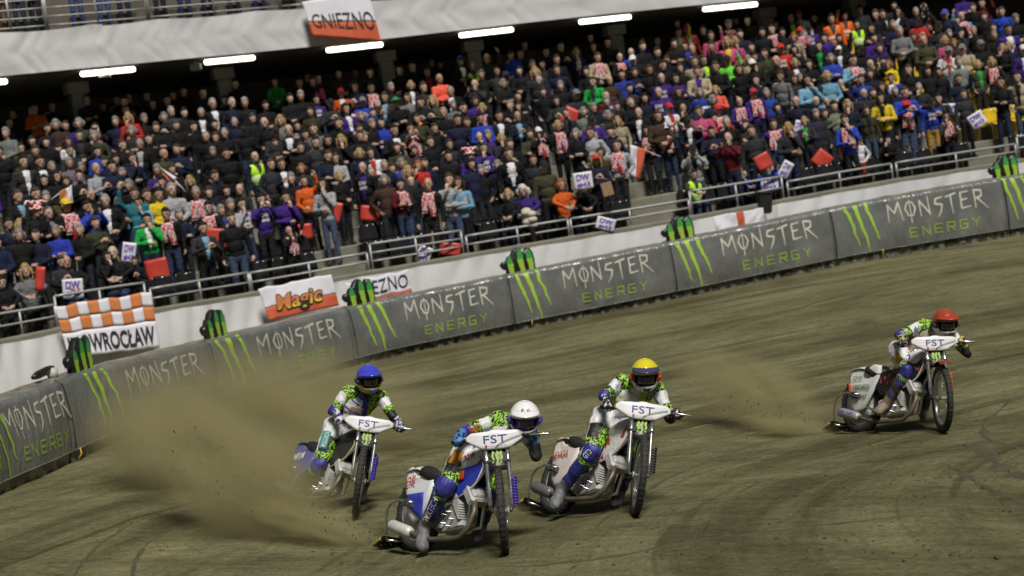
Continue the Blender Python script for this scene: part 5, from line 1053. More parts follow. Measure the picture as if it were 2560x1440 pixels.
    mb.build("cylinder_fins", M_ALLOY, eng)
    mb = MB(); mb.rbox((.865, -.005, .475), (.17, .19, .10), Matrix.Rotation(R(52), 3, 'Y'), b=.35); mb.rbox((.895, -.02, .50), (.11, .13, .06), Matrix.Rotation(R(52), 3, 'Y'), b=.4); mb.build("cylinder_head", M_ALLOY, eng)
    mb = MB(); mb.lathe([(.0, -.135), (.06, -.135), (.075, -.125), (.075, -.09)], 18, Matrix.Translation((.60, 0, .28)) @ Matrix.Rotation(math.pi / 2, 4, 'X')); mb.build("engine_cover", M_ALLOYD, eng)
    for k in range(5): a = k * 1.257; mb = MB(); mb.tube([V(.60 + .062 * math.cos(a), .128, .28 + .062 * math.sin(a)), V(.60 + .062 * math.cos(a), -.142, .28 + .062 * math.sin(a))], .007, 6); mb.build("bolt", M_CHROME, eng)
    mb = MB(); mb.tube([V(.70, .10, .56), V(.66, .12, .50), V(.63, .10, .44)], [.035, .045, .03], 10); mb.tube([V(.70, .10, .56), V(.72, .10, .64)], [.045, .05], 10); mb.build("carburettor", M_ALLOYD, eng)
    # exhaust on the right-hand side
    mb = MB(); mb.tube([V(.93, -.06, .43), V(.97, -.09, .34), V(.94, -.12, .21), V(.85, -.14, .125), V(.70, -.17, .105), V(.48, -.18, .10), V(.30, -.19, .125), V(.20, -.20, .15)], [.022, .023, .023, .022, .022, .022, .022, .022], 12); mb.build("exhaust_pipe", M_PIPE, root)
    msil = mat("silencer_" + key, D['silencer'], .4, metal=.2, var=.2, scale=9); mb = MB(); d = V(-.34, .0, .07).normalized(); b0 = V(.20, -.20, .150)
    mb.tube([b0, b0 + d * .02, b0 + d * .05, b0 + d * .30, b0 + d * .33, b0 + d * .35], [.026, .046, .053, .053, .047, .024], 16); sil = mb.build("silencer", msil, root)
    if key == 'red':
        mb = MB(); add_text(mb, "DAL-BO", lambda x, y: b0 + d * lerp(.31, .06, 1 - x if False else 1 - x) * 1.0 + V(0, -.050 - .006 * math.sin(y * math.pi), .045 * (y - .5) + .02), 0, .02); mb.build("lettering", M_PPUR, sil)
    # rear guard loop and dirt deflector
    mb = MB()
    mb.tube([V(.06, -.12, .42), V(-.10, -.16, .44), V(-.22, -.17, .41), V(-.285, -.165, .35), V(-.31, -.15, .20), V(-.315, -.12, .09)], .012, 8); mb.tube([V(-.315, -.12, .09), V(-.315, .14, .09)], .012, 8); mb.build("rear_guard", M_CHROME, root)
    mb = MB(); mb.rbox((-.02, -.13, .42), (.10, .05, .06), None, b=.3); mb.rbox((.05, -.12, .40), (.06, .04, .05), None, b=.3); mb.build("guard_clamp", M_ALLOYD, root)
    mb = MB()
    def flap(a, b): return V(-.29 - .17 * b, lerp(-.17, .17, a), .11 - .07 * b - .02 * b * b + .015 * (2 * a - 1) ** 2)
    mb.slab(flap, V(.0, 0, .008), 6, 5); df = mb.build("dirt_deflector", M_BLK, root)
    mb = MB(); mb.tube([flap(a, 1.0) for a in np.linspace(0, 1, 6)], .010, 6); mb.tube([flap(0, b) for b in np.linspace(.3, 1, 4)], .009, 6); mb.build("deflector_edge", M_YELP, df)
    # tail fairing
    tail = [(-.33, .64), (-.30, .70), (-.10, .71), (.10, .70), (.22, .76), (.34, .74), (.36, .62), (.27, .44), (.16, .27), (-.02, .19), (-.14, .25), (-.20, .38), (-.27, .52)] if key == 'red' else [(-.30, .66), (-.26, .73), (-.16, .74), (.02, .66), (.22, .66), (.32, .62), (.27, .44), (.18, .30), (.05, .23), (-.08, .30), (-.15, .42), (-.23, .56)]
    tail = [(x * .5 if x < 0 else x, z) for x, z in tail]
    for sd in (-1, 1):
        mb = MB(); yb = sd * .085; n = len(tail); c = V(sum(p[0] for p in tail) / n, 0, sum(p[1] for p in tail) / n); rings = []
        for k, yy in ((1.0, 0), (.985, sd * .012), (.8, sd * .020), (.4, sd * .024)): rings.append([V(c.x + (x - c.x) * k, yb + yy - sd * .04 * max(0, (z - .55)) / .2, c.z + (z - c.z) * k) for x, z in tail])
        vs = [p for r_ in rings for p in r_] + [V(c.x, yb + sd * .026, c.z)]; fs = [(a * n + b, a * n + (b + 1) % n, (a + 1) * n + (b + 1) % n, (a + 1) * n + b) for a in range(3) for b in range(n)] + [(3 * n + b, 3 * n + (b + 1) % n, 4 * n) for b in range(n)]
        mb.add(vs, fs); fp = mb.build("tail_panel", mp, root)
        if sd == -1:
            def tx(body, x0, x1, z0, z1, m, tilt=0.0, bold=.02):
                q = MB(); add_text(q, body, lambda x, y: V(lerp(x0, x1, x), -.118 + .04 * max(0, (lerp(z0, z1, y) - .55)) / .2, lerp(z0, z1, y) + tilt * x), 0, bold); q.build("lettering", m, fp)
            if key == 'white': tx("OK", -.09, .07, .55, .64, M_PRED, .03); tx("FARM", -.04, .16, .42, .50, M_WHITEP, .02)
            if key == 'yellow': tx("NEVADA", -.08, .19, .50, .57, M_PRED, .03)
            if key == 'blue': tx("MRM", -.07, .14, .50, .58, M_WHITEP, .03)
            if key == 'red':
                tx("VARGARDA", -.05, .24, .47, .53, M_PGRN, .0); tx("DRAK", -.06, .10, .585, .63, M_PGRN); tx("SPEEDWAY", -.06, .2, .37, .415, M_BLK)
                q = MB(); q.slab(lambda a, b: V(lerp(-.125, -.065, a), -.112 - .004 * b, lerp(.43, .55, b)), V(0, -.003, 0), 3, 3); q.build("orange_patch", mat("orange_patch", (.75, .20, .08), .5), fp)
    mb = MB()
    def mud(a, b): t = lerp(R(35), R(112), a); r_ = RR + .045 + .03 * (1 - abs(2 * b - 1)); return V(r_ * math.cos(t), lerp(-.085, .085, b), RR + r_ * math.sin(t))
    mb.slab(mud, V(0, 0, .006), 16, 5); mb.build("rear_mudguard", mp, root)
    if key == 'white':
        mb = MB(); mb.slab(lambda a, b: V(lerp(-.05, .22, a), -.116, lerp(.26 + .14 * (1 - a), .49 + .02 * a, b)), V(0, -.003, 0), 5, 4); mb.build("blue_decal", ms, root)
    # seat, tank, side shroud
    mb = MB()
    def seat(a, b): x = lerp(.12, .52, a); return V(x, lerp(-.10, .10, b) * (1 - .35 * a), .70 - .03 * math.sin(a * math.pi) + .05 * (1 - a) ** 3 - .03 * (2 * b - 1) ** 2)
    mb.slab(seat, V(0, 0, -.05), 10, 6); mb.build("seat", M_BLK, root)
    mb = MB(); mb.tube([V(.50, 0, .685), V(.56, 0, .70), V(.72, 0, .745), V(.90, 0, .80), V(.99, 0, .83), V(1.01, 0, .835)], [.03, .075, .10, .10, .07, .02], 14); tk = mb.build("fuel_tank", mt, root)
    mb = MB(); mb.tube([V(.80, 0, .87), V(.81, 0, .90)], .028, 12); mb.build("filler_cap", M_CHROME, tk)
    if key in ('white',):
        mb = MB(); add_text(mb, "MOLDOW", lambda x, y: V(lerp(.64, .93, x), -.106 + .02 * abs(y - .5), lerp(.715, .775, y) + .075 * x), 0, .03); mb.build("lettering", M_PRED, tk)
    if key == 'red':
        mb = MB(); add_text(mb, "GO", lambda x, y: V(lerp(.70, .86, x), -.107, lerp(.73, .80, y) + .04 * x), 0, .03); mb.build("lettering", M_NAVY, tk)
    for sd in (-1, 1):
        mb = MB(); po = [(.40, .66), (.62, .69), (.98, .80), (1.02, .72), (.95, .58), (.84, .50), (.60, .42), (.40, .40), (.30, .50)]; n = len(po)
        vs = [V(x, sd * (.090 - .03 * max(0, x - .85) / .15), z) for x, z in po] + [V(.66, sd * .108, .57)]; mb.add(vs, [(b, (b + 1) % n, n) if sd == 1 else ((b + 1) % n, b, n) for b in range(n)], 0, True); sh = mb.build("side_shroud", ms, root)
        if sd == -1:
            edge = MB(); edge.tube([v + V(0, -.004, 0) for v in vs[1:7]], .007, 6); edge.build("piping", mat("piping_" + key, dict(white=(.7, .7, .7), yellow=(.62, .55, .52), blue=(.55, .48, .2), red=(.7, .7, .68))[key], .4), sh)
            if key == 'white':
                q = MB(); add_text(q, "Rafal Jones", lambda x, y: V(lerp(.40, .66, x), -.131 + .05 * abs(x - .9), lerp(.53, .565, y)), 0, .0); q.build("lettering", M_WHITEP, sh) if False else None
                q = MB(); q.slab(lambda a, b: V(lerp(.72, .80, a), -.113 + .012 * a, lerp(.585, .655, b) + .03 * a), V(0, -.004, 0), 3, 3); q.build("red_patch", M_PRED, sh)
                q = MB(); q.slab(lambda a, b: V(lerp(.42, .66, a), -.108 - .002 * a, lerp(.47, .53, b)), V(0, -.004, 0), 4, 3); q.build("white_patch", M_WHITEP, sh)
    mb = MB(); mb.tube([V(.36, -.10, .20), V(.36, -.22, .17)], .014, 8); mb.build("footpeg", M_ALLOYD, root)
    mb = MB(); mb.slab(lambda a, b: V(lerp(.05, .62, a), .12, lerp(.24, .36, b)), V(0, .012, 0), 6, 3); mb.build("chain_guard", M_BLK, root)
    # ---- front end, turned with the steering
    SH = Matrix.Identity(4); SH[0][2] = .17; SH[0][3] = -.17 * .36; S = S @ SH      # steeper fork
    def fpart(mb_, name, m, par=root): mb_.xform(S); return mb_.build(name, m, par)
    for sd in (-1, 1):
        mb = MB(); mb.tube([V(1.045, sd * .088, .90), V(1.10, sd * .09, .74), V(1.20, sd * .09, .47), V(1.235, sd * .09, .375)], [.020, .020, .019, .016], 10); fk = fpart(mb, "fork_leg", M_CHROME)
        mb = MB(); mb.tube([V(1.215, sd * .085, .385), V(WB, sd * .075, RF)], .014, 8); mb.rbox((1.225, sd * .088, .385), (.06, .03, .05), None, b=.4); mb.xform(S); mb.build("lower_link", M_ALLOYD, fk)
        if sd < 0: continue
        mb = MB(); pts = [lerp(V(1.17, sd * .125, .62), V(1.245, sd * .120, .385), k / 66) + V(math.cos(k * .95), math.sin(k * .95), 0) * .018 for k in range(67)]; mb.tube(pts, .0085, 5); mb.xform(S); mb.build("spring", mat("spring_" + key, D['spring'], .4, var=0), fk)
    for z_, x_ in ((.90, 1.035), (.76, 1.085)):
        mb = MB(); mb.rbox((x_, 0, z_), (.07, .22, .03), None, b=.4); fpart(mb, "fork_clamp", M_ALLOYD)
    mb = MB(); bars = [V(.93, .36, .955), V(.95, .26, .955), V(1.0, .17, .945), V(1.02, .08, .925), V(1.02, -.08, .925), V(1.0, -.17, .945), V(.95, -.26, .955), V(.93, -.36, .955)]
    mb.tube(bars, .013, 8); fpart(mb, "handlebar", M_BLK)
    for sd in (-1, 1):
        mb = MB(); mb.tube([V(.953, sd * .25, .955), V(.928, sd * .37, .955)], .018, 10); fpart(mb, "grip", M_BLK)
    mb = MB(); mb.tube([V(.985, .24, .955), V(1.03, .30, .955), V(1.02, .44, .950), V(1.015, .455, .95)], [.008, .009, .008, .010], 8); fpart(mb, "clutch_lever", M_CHROME)
    # white padded shield on the bars
    def shp(y, z, o_=.0): return V(1.0865 + o_ - .35 * y * y * 1.6 - .25 * z, y, .935 + z)
    ys_ = [-.245, -.20, -.12, -.06, -.02, .02, .06, .12, .20, .245]; zt_ = [.045, .075, .077, .078, .088, .088, .078, .077, .075, .050]; zb_ = [.012, -.022, -.068, -.076, -.076, -.076, -.076, -.068, -.018, .008]
    def shs(a, b): y = lerp(-.245, .245, a); return shp(y, lerp(float(np.interp(y, ys_, zb_)), float(np.interp(y, ys_, zt_)), b), -.004 - .010 * max(0, abs(2 * b - 1) - .8) / .2)
    mb = MB(); mb.slab(shs, V(-.025, 0, 0), 40, 8); shd = fpart(mb, "bar_shield", M_WHITEP)
    mb = MB(); add_text(mb, "FST", lambda x, y: shp(lerp(-.10, .095, x), lerp(-.022, .044, y)), 0, .0); mb.xform(S); mb.build("lettering", M_NAVY, shd)
    mb = MB(); add_text(mb, "Grupa Brokerska", lambda x, y: shp(lerp(-.062, .09, x), lerp(-.052, -.036, y)), 0, .0); mb.xform(S); mb.build("small_lettering", M_PGREY, shd)
    mb = MB(); mb.add([shp(-.093, -.054), shp(-.073, -.054), shp(-.073, -.034), shp(-.093, -.034)], [(0, 1, 2, 3)]); mb.xform(S); mb.build("red_square", M_PRED, shd)
    mb = MB(); mb.tube([shp(lerp(-.01, .22, t), lerp(-.065, .03, t ** .6), .008) for t in np.linspace(0, 1, 8)], .003, 5); fpart(mb, "clutch_cable", M_BLK)
    # black shroud below it with green claws
    mb = MB(); mb.slab(lambda a, b: V(1.135 - .09 * b + .02 * math.cos((a - .5) * 3) - .0, lerp(-.080, .080, a) * (1 - .06 * (1 - b)), lerp(.685, .868, b)), V(-.05, 0, .0), 8, 4); fs_ = fpart(mb, "fork_shroud", M_BLK)
    for k, y0 in enumerate((-.034, 0, .034)):
        mb = MB(); pts = []
        for j in range(7):
            t = j / 6; b = lerp(.90, .22 if k == 1 else .34, t); hw = .0125 * (1 - .55 * t) * (.4 if j == 0 else 1); y = y0 + .006 * math.sin(j * 1.8 + k); a = y / .16 + .5
            for sg in (-1, 1): pts.append(V(1.142 - .09 * b + .02 * math.cos((a - .5) * 3), y + sg * hw, lerp(.685, .868, b)))
        mb.add(pts, [(2 * j, 2 * j + 1, 2 * j + 3, 2 * j + 2) for j in range(6)]); mb.xform(S); mb.build("claw_mark", M_LIME, fs_)
    mb = MB()
    def fmud(a, b): t = lerp(R(62), R(118), a); r_ = RF + .024 + .02 * (1 - abs(2 * b - 1)); return V(WB + r_ * math.cos(t), lerp(-.055, .055, b), RF + r_ * math.sin(t))
    if key != 'red': return Mb, S
    mb.slab(fmud, V(0, 0, .006), 10, 4); fpart(mb, "front_mudguard", mat("front_guard_" + key, dict(white=(.03, .03, .03), yellow=(.02, .02, .02), blue=(.02, .02, .02), red=(.20, .02, .015))[key], .4))
    return Mb, S
MOTO = {}
for k, lb in (("white", "white and blue speedway bike ridden by the white-helmeted rider"), ("yellow", "white and rust red speedway bike ridden by the yellow-helmeted rider"), ("blue", "black and blue speedway bike ridden by the blue-helmeted rider"), ("red", "white speedway bike with confetti panels ridden by the red-helmeted rider")):
    MOTO[k] = make_bike(k, lb)

# ---- riders: joints from the photo (pixel, metres behind the front tyre)
RIDE = dict(
 white=dict(rs=(1247, 1048, .62), ls=(1316, 1078, .58), re=(1164, 1080, .56), le=(1340, 1136, .40), rh=(1164, 1128, .68), lh=(1212, 1150, .86), rk=(1114, 1216, .46), ra=(1062, 1318, .66), rt=(1056, 1366, .54), lk=(1222, 1245, .62), la=(1200, 1318, .80), lt=(1192, 1345, .66), head=(1312, 1046, .40), face=(-.02, -1, -.18), roll=-8),
 yellow=dict(rs=(1556, 955, .62), ls=(1643, 975, .60), re=(1509, 990, .55), le=(1676, 1046, .50), rh=(1508, 1044, .68), lh=(1557, 1062, .86), rk=(1479, 1130, .46), ra=(1404, 1225, .66), rt=(1388, 1264, .54), lk=(1572, 1165, .62), la=(1548, 1232, .80), lt=(1540, 1258, .66), head=(1613, 938, .46), face=(-.05, -1, -.16), roll=-6),
 blue=dict(rs=(870, 980, .62), ls=(955, 994, .60), re=(832, 1028, .55), le=(982, 1040, .48), rh=(834, 1068, .68), lh=(878, 1086, .86), rk=(800, 1164, .48), ra=(738, 1218, .74), rt=(704, 1232, .70), lk=(928, 1150, .50), la=(905, 1225, .74), lt=(900, 1248, .62), head=(922, 948, .46), face=(.28, -1, -.14), roll=-4),
 red=dict(rs=(2309, 814, .62), ls=(2376, 838, .58), re=(2247, 838, .56), le=(2418, 884, .42), rh=(2243, 878, .68), lh=(2287, 892, .86), rk=(2271, 924, .46), ra=(2214, 1012, .64), rt=(2196, 1028, .56), lk=(2322, 972, .58), la=(2306, 1026, .78), lt=(2312, 1046, .64), head=(2362, 808, .44), face=(.06, -1, -.12), roll=-6))
ZN = ['white', 'camo', 'farm_r', 'farm_l', 'glove', 'vest', 'vest_mid', 'thigh', 'knee', 'shin', 'boot', 'stripe', 'neck']
M_CAMO = three_tone("lime_black_camouflage", [(0, (.012, .012, .013)), (.47, (.34, .70, .02)), (.555, (.012, .012, .013)), (.67, (.60, .60, .60))], 27, .6); M_SW = three_tone("suit_white_printed", [(0, (.05, .05, .16)), (.335, (.66, .66, .67)), (.70, (.42, .05, .06)), (.73, (.66, .66, .67))], 33, .55, (1, 1, 2.2), 3); M_SB = mat("suit_blue", (.030, .032, .27), .55, var=.15, scale=9, bump=.5, bscale=16); M_SK = mat("suit_black", (.014, .014, .015), .6, var=.2, bump=.5, bscale=20)
M_BOOT = mat("boot_grey", (.16, .16, .17), .6, var=.4, scale=12, bump=.4, bscale=20); M_BOOTB = mat("boot_brown", (.22, .17, .11), .6, var=.4, scale=12); M_MUDP = two_tone("muddy_leather", (.05, .042, .03), (.04, .04, .16), 7, .5, .7)
M_SHIN = three_tone('shin_guard_blue', [(0, (.02, .02, .06)), (.42, (.028, .03, .25)), (.66, (.45, .45, .47)), (.70, (.028, .03, .25))], 13, .55, (1, 1, .5), 3)
GL = dict(white=two_tone("glove_blue", (.02, .02, .022), (.06, .22, .55), 22, .47, .6), yellow=two_tone("glove_mono", (.015, .015, .015), (.62, .62, .62), 26, .56, .6), blue=two_tone("glove_white", (.03, .03, .12), (.60, .60, .62), 22, .48, .6), red=two_tone("glove_yellow", (.03, .02, .14), (.45, .42, .03), 22, .50, .6))
VF = dict(white=(.55, .55, .55), yellow=(.42, .46, .03), blue=(.05, .04, .30), red=(.40, .07, .02)); HC = dict(white=(.78, .78, .78), yellow=(.66, .56, .02), blue=(.05, .06, .50), red=(.36, .018, .012))
VTXT = dict(white=[("AB", .2, .8, .72, .9)], yellow=[("AbuzzCV", .25, .75, .62, .74), ("WHITE", .2, .62, .44, .56), ("Melbourne 2015", .16, .86, .26, .35)], blue=[("gorzow", .18, .84, .66, .82), ("AbuzzCV", .3, .7, .46, .53), ("WHITE", .2, .6, .30, .40)], red=[("gorzow", .2, .85, .60, .78)])
def make_helmet(key, par, c, face, roll):
    f = Vector(face).normalized(); up = V(0, 0, 1); rt = f.cross(up).normalized(); up = rt.cross(f); Mh = Matrix((rt * -1, f * -1, up)).transposed().to_4x4()       # local -y = face
    Mh = Mh if Mh.determinant() > 0 else Matrix((rt, f * -1, up)).transposed().to_4x4(); Mh = Matrix.Rotation(R(roll), 4, f) @ Mh; Mh = Mh @ Matrix.Scale(1.11, 4); Mh.translation = c
    hm = mat("helmet_" + key, HC[key], .12, var=.05, coat=.6); hb = mat("helmet_base_" + key, dict(white=(.70, .70, .70), yellow=(.60, .58, .52), blue=(.38, .30, .05), red=(.66, .66, .64))[key], .25, var=.1); hd = dict(white=mat("helmet_purple", (.07, .03, .36), .25), yellow=mat("helmet_red", (.36, .05, .02), .3), blue=M_BLK, red=M_BLK)[key]
    # shell with an eye port
    mb = MB(); nu, nv = 40, 26; vs = []; fs = []; mi = []
    def sp(i, j):
        a = 2 * math.pi * i / nu; ph = math.pi * (.02 + .86 * j / nv); n = V(math.sin(ph) * math.sin(a), -math.sin(ph) * math.cos(a), math.cos(ph)); r = V(.122 * n.x, .146 * n.y, .138 * n.z)
        if n.z < 0.1 and n.y < 0: k = min(1, (.1 - n.z) * 1.6); r.y -= .030 * k * max(0, -n.y) ** 3; r.x *= 1 - .18 * k * max(0, -n.y)
        if n.z > .2: r.z += .006 * math.cos(a * 2) * (1 - n.z)
        return r, n
    for j in range(nv + 1):
        for i in range(nu): vs.append(sp(i, j)[0])
    for j in range(nv):
        for i in range(nu):
            r, n = sp(i + .5, j + .5); port = n.y < -.42 and -.46 < n.z < .24 and abs(n.x) < .78
            if port: continue
            fs.append((j * nu + i, (j + 1) * nu + i, (j + 1) * nu + (i + 1) % nu, j * nu + (i + 1) % nu)); mi.append(1 if n.z < -.30 else (2 if (n.z < .22 and n.y < -.1 and n.z > -.34) else 0))
    for f_, m_ in zip(fs, mi): pass
    mb.v = [tuple(Mh @ v) for v in vs]; mb.f = fs; mb.m = mi; mb.sm = [True] * len(fs); hel = mb.build("helmet", [hm, hb, hd], par); so = hel.modifiers.new("thick", 'SOLIDIFY'); so.thickness = .012; so.offset = -1
    mb = MB()           # peak
    def pk(a, b): t = (a - .5) * 2.1; return Mh @ V(math.sin(t) * (.118 + .012 * b), -math.cos(t) * (.118 + .085 * b * max(.25, math.cos(t))), .066 + .020 * math.cos(t) - .030 * b + .012 * b * math.cos(t))
    mb.slab(pk, Mh.to_3x3() @ V(0, .0, .008), 14, 5); mb.build("peak", hm if key != 'yellow' else mat("helmet_peak_dark", (.05, .05, .12), .3), hel)
    mb = MB()           # chin bar vents
    mb.ell(Mh @ V(0, -.176, -.070), (.030, .010, .018), Mh.to_3x3(), 10, 6); mb.build("chin_vent", M_BLK if key != 'blue' else hm, hel)
    mb = MB()           # goggles
    def gf(a, b): t = (a - .5) * 2.0; return Mh @ V(math.sin(t) * .092, -math.cos(t) * .128 - .006, lerp(-.050, .030, b) - .012 * math.cos((a - .5) * 12) * (1 - b))
    mb.slab(gf, Mh.to_3x3() @ V(0, .012, 0), 16, 6); gg = mb.build("goggles", M_BLK if key != 'white' else hd, hel)
    mb = MB()
    def gl(a, b): t = (a - .5) * 1.6; return Mh @ V(math.sin(t) * .090, -math.cos(t) * .134 - .006, lerp(-.032, .022, b))
    mb.slab(gl, Mh.to_3x3() @ V(0, .004, 0), 14, 5); mb.build("lens", mat("goggle_lens", (.05, .045, .045), .06, var=0, coat=.5), gg)
    mb = MB(); mb.tube([Mh @ V(math.sin(t) * .124, -math.cos(t) * .148, -.006) for t in np.linspace(R(62), R(298), 22)], .012, 6, flat=1.6); mb.build("strap", mat("strap_" + key, dict(white=(.06, .03, .30), yellow=(.4, .05, .03), blue=(.03, .03, .03), red=(.03, .03, .03))[key], .6), gg)
    tx = dict(white="Arai", red="BOLL", yellow="BELL", blue="BELL")[key]
    if key in ('white', 'red'):
        mb = MB()
        def ht(x, y): a = lerp(-.38, .38, x) if key == 'white' else lerp(-.6, .6, x); ph = lerp(.42, .30, y) * math.pi * (.74 if key == 'white' else 1.0); n = V(math.sin(ph) * math.sin(a), -math.sin(ph) * math.cos(a), math.cos(ph)); return Mh @ V(.1245 * n.x, .149 * n.y, .141 * n.z + .004)
        add_text(mb, tx, ht, 0, .01); mb.build("lettering", M_BLK if key == 'white' else M_PGREY, hel)
    return hel
def make_rider(key, label):
    Q = RIDE[key]; s0 = RIDERS_S[key]; d0 = FPX / s0; Mb, S = MOTO[key]
    J = {k: at(v[0], v[1], FPX / (d0 + v[2])) for k, v in Q.items() if isinstance(v, tuple) and len(v) == 3 and k != 'face'}
    gr = {sd: Mb @ (S @ V(.940, sd * .315, .955)) for sd in (-1, 1)}; bd = {sd: (Mb.to_3x3() @ (S.to_3x3() @ V(-.025, sd * .12, 0))).normalized() for sd in (-1, 1)}
    fw3 = (Mb.to_3x3() @ (S.to_3x3() @ V(1, 0, 0))).normalized(); up3 = (Mb.to_3x3() @ (S.to_3x3() @ V(0, 0, 1))).normalized()
    P = []; Z = {n: i for i, n in enumerate(ZN)}
    def C_(z, a, b, r0, r1): P.append(('C', Z[z], a, b, r0, r1))
    ms, mh = (J['rs'] + J['ls']) / 2, (J['rh'] + J['lh']) / 2; ax = (J['ls'] - J['rs']).normalized(); sp = (ms - mh).normalized(); fr = ax.cross(sp).normalized()
    if fr.y > 0: fr = -fr
    MT = Matrix((ax, -fr, sp)).transposed()      # local: x towards left shoulder, -y front, z up the spine
    P.append(('E', Z['camo'], lerp(mh, ms, .74), (.185, .125, .19), MT.to_4x4())); P.append(('E', Z['white'], lerp(mh, ms, .38), (.160, .118, .18), MT.to_4x4())); P.append(('E', Z['white'], lerp(mh, ms, .05), (.165, .125, .13), MT.to_4x4()))
    for sd, S_, E_, far in ((-1, 'rs', 're', 'farm_r'), (1, 'ls', 'le', 'farm_l')):
        sh, el, gp = J[S_], J[E_], gr[sd]; wr = gp - fw3 * .035 + up3 * .045 - bd[sd] * .0 + (el - gp).normalized() * .055
        C_('camo', lerp(ms, sh, .55), sh, .085, .080); C_('white', sh, lerp(sh, el, .50), .074, .060); C_('camo', lerp(sh, el, .45), lerp(sh, el, .80), .059, .056); C_(far, lerp(sh, el, .85), el, .056, .054); C_(far, el, lerp(el, wr, .75), .054, .042); C_('glove', lerp(el, wr, .70), wr, .046, .036)
        # gloved hand closed on the grip
        kn = gp + up3 * .034 + fw3 * .012; C_('glove', wr, kn, .036, .034)
        for k in range(4):
            o_ = bd[sd] * (.030 - .0215 * k) * 1.0; L_ = (1.0, 1.1, 1.06, .9)[k]; a0 = gp + o_ + up3 * .036 * L_; a1 = gp + o_ + fw3 * .042 * L_ + up3 * .006; a2 = gp + o_ + fw3 * .020 - up3 * .034 * L_; C_('glove', a0, a1, .0135, .0125); C_('glove', a1, a2, .0125, .011)
        t0 = gp - bd[sd] * .038 + up3 * .02; C_('glove', t0, gp - bd[sd] * .045 - fw3 * .010 - up3 * .022, .014, .012)
    C_('neck', lerp(mh, ms, 1.02), J['head'] - V(0, 0, .06), .070, .062)
    for sd, H_, K_, A_, T_ in ((-1, 'rh', 'rk', 'ra', 'rt'), (1, 'lh', 'lk', 'la', 'lt')):
        h, k, a, t = J[H_], J[K_], J[A_], J[T_]
        C_('white', h, lerp(h, k, .25), .115, .108); C_('thigh', lerp(h, k, .25), lerp(h, k, .72), .106, .090); C_('camo', lerp(h, k, .74), lerp(h, k, .86), .090, .084); C_('knee', lerp(h, k, .92), lerp(k, a, .10), .084, .080); C_('camo', lerp(k, a, .18), lerp(k, a, .24), .074, .073)
        C_('shin', lerp(k, a, .26), lerp(k, a, .80), .073, .058); C_('boot', lerp(k, a, .80), a, .060, .060); C_('boot', a, t, .060, .050); C_('boot', a + V(0, .05, -.03), lerp(a, t, .5), .050, .050); C_('boot', lerp(a, t, .6) - RT * .02, t - RT * .022, .040, .036); C_('boot', lerp(a, t, .6) + RT * .02, t + RT * .018, .040, .038)
    me, z, Cc, NN = fuse(P, .0095, 3, .8, "rider_body"); hn = [J['head'], gr[1], gr[-1]]; fold_cloth(me, [v.index for v in me.vertices if min((v.co - q).length for q in hn) > .11], .0125, 11.0)
    # race vest over the front of the torso; white stripe down the outside of the leg
    L = (Cc - np.array(lerp(mh, ms, .5)[:])) @ np.array(MT); tor = np.isin(z, [Z['camo'], Z['white']]) & (np.abs(L[:, 0]) < .150) & (np.abs(L[:, 2]) < .30) & (NN @ np.array(fr[:]) > .10)
    arms = np.min(prim_dist([p for p in P if p[0] == 'C'], Cc), axis=1) < .006; tor &= ~arms
    z[tor] = Z['vest']; z[tor & (np.abs(L[:, 0]) < .098) & (L[:, 2] > -.24) & (L[:, 2] < .22) & ~((np.abs(L[:, 2] - .06) < .008) | (np.abs(L[:, 2] - .16) < .008))] = Z['vest_mid']
    outw = -np.array(RT[:]); st = np.isin(z, [Z['thigh'], Z['camo']]) & (NN @ outw > .78) & (Cc @ outw > np.array(J['rk'][:]) @ outw - .30) & (np.linalg.norm(Cc - np.array(J['rk'][:]), axis=1) < .5); z[st & (z == Z['thigh'])] = Z['stripe']
    ins = (z == Z['thigh']) & (NN @ np.array(RT[:]) > .35); z[ins] = Z['camo']
    mats = [M_SW, M_CAMO, M_SB, M_SK, GL[key], mat("race_vest_" + key, VF[key], .6, var=.1, bump=.4, bscale=14), mat("vest_panel", (.62, .62, .63), .6, var=.08, bump=.4, bscale=12) if key != 'red' else mat("vest_panel_red", (.40, .36, .34), .6), M_SK if key != 'red' else M_SW, mat("knee_" + key, (.035, .035, .24), .5, var=.2, bump=.3), M_MUDP if key == 'red' else (M_SHIN if key != 'blue' else M_SK), M_BOOTB if key == 'red' else M_BOOT, M_SW, M_SK]
    for m in mats: me.materials.append(m)
    me.polygons.foreach_set("material_index", [int(v) for v in z])
    o = bpy.data.objects.new("person", me); COL.objects.link(o); tag(o, label, "person", "speedway riders")
    base = J['rt']; me.transform(Matrix.Translation(-base)); o.location = base; bpy.context.view_layer.update()
    inv = Matrix.Translation(-base)
    make_helmet(key, o, J['head'] - base, Q['face'], Q['roll'])
    for body, x0, x1, z0, z1 in VTXT[key]:
        mb = MB(); bb = P[0:3]
        def f_(x, y, x0=x0, x1=x1, z0=z0, z1=z1):
            lx, lz = lerp(-.112, .112, lerp(x0, x1, x)), lerp(-.24, .22, lerp(z0, z1, y)); q = lerp(mh, ms, .5) + ax * lx + sp * lz; p_ = q + fr * .05
            for _ in range(14):
                d_ = float(np.min(prim_dist(bb, np.array([p_[:]])))); 
                if d_ > .008: break
                p_ = p_ + fr * max(.004, .009 - d_)
            return p_ - base
        add_text(mb, body, f_, 0, .01); mb.build("vest_print", {"gorzow": mat("print_orange", (.45, .13, .03), .6), "WHITE": M_BLK}.get(body, M_NAVY), o)
    # knee and thigh patches
    pt = dict(white=(mat("patch_orange", (.62, .26, .02), .6), .20, .55), blue=(mat("patch_teal", (.03, .30, .32), .6), .22, .66), yellow=(None, 0, 0), red=(mat("patch_gold", (.62, .38, .04), .6), .35, .70))[key]
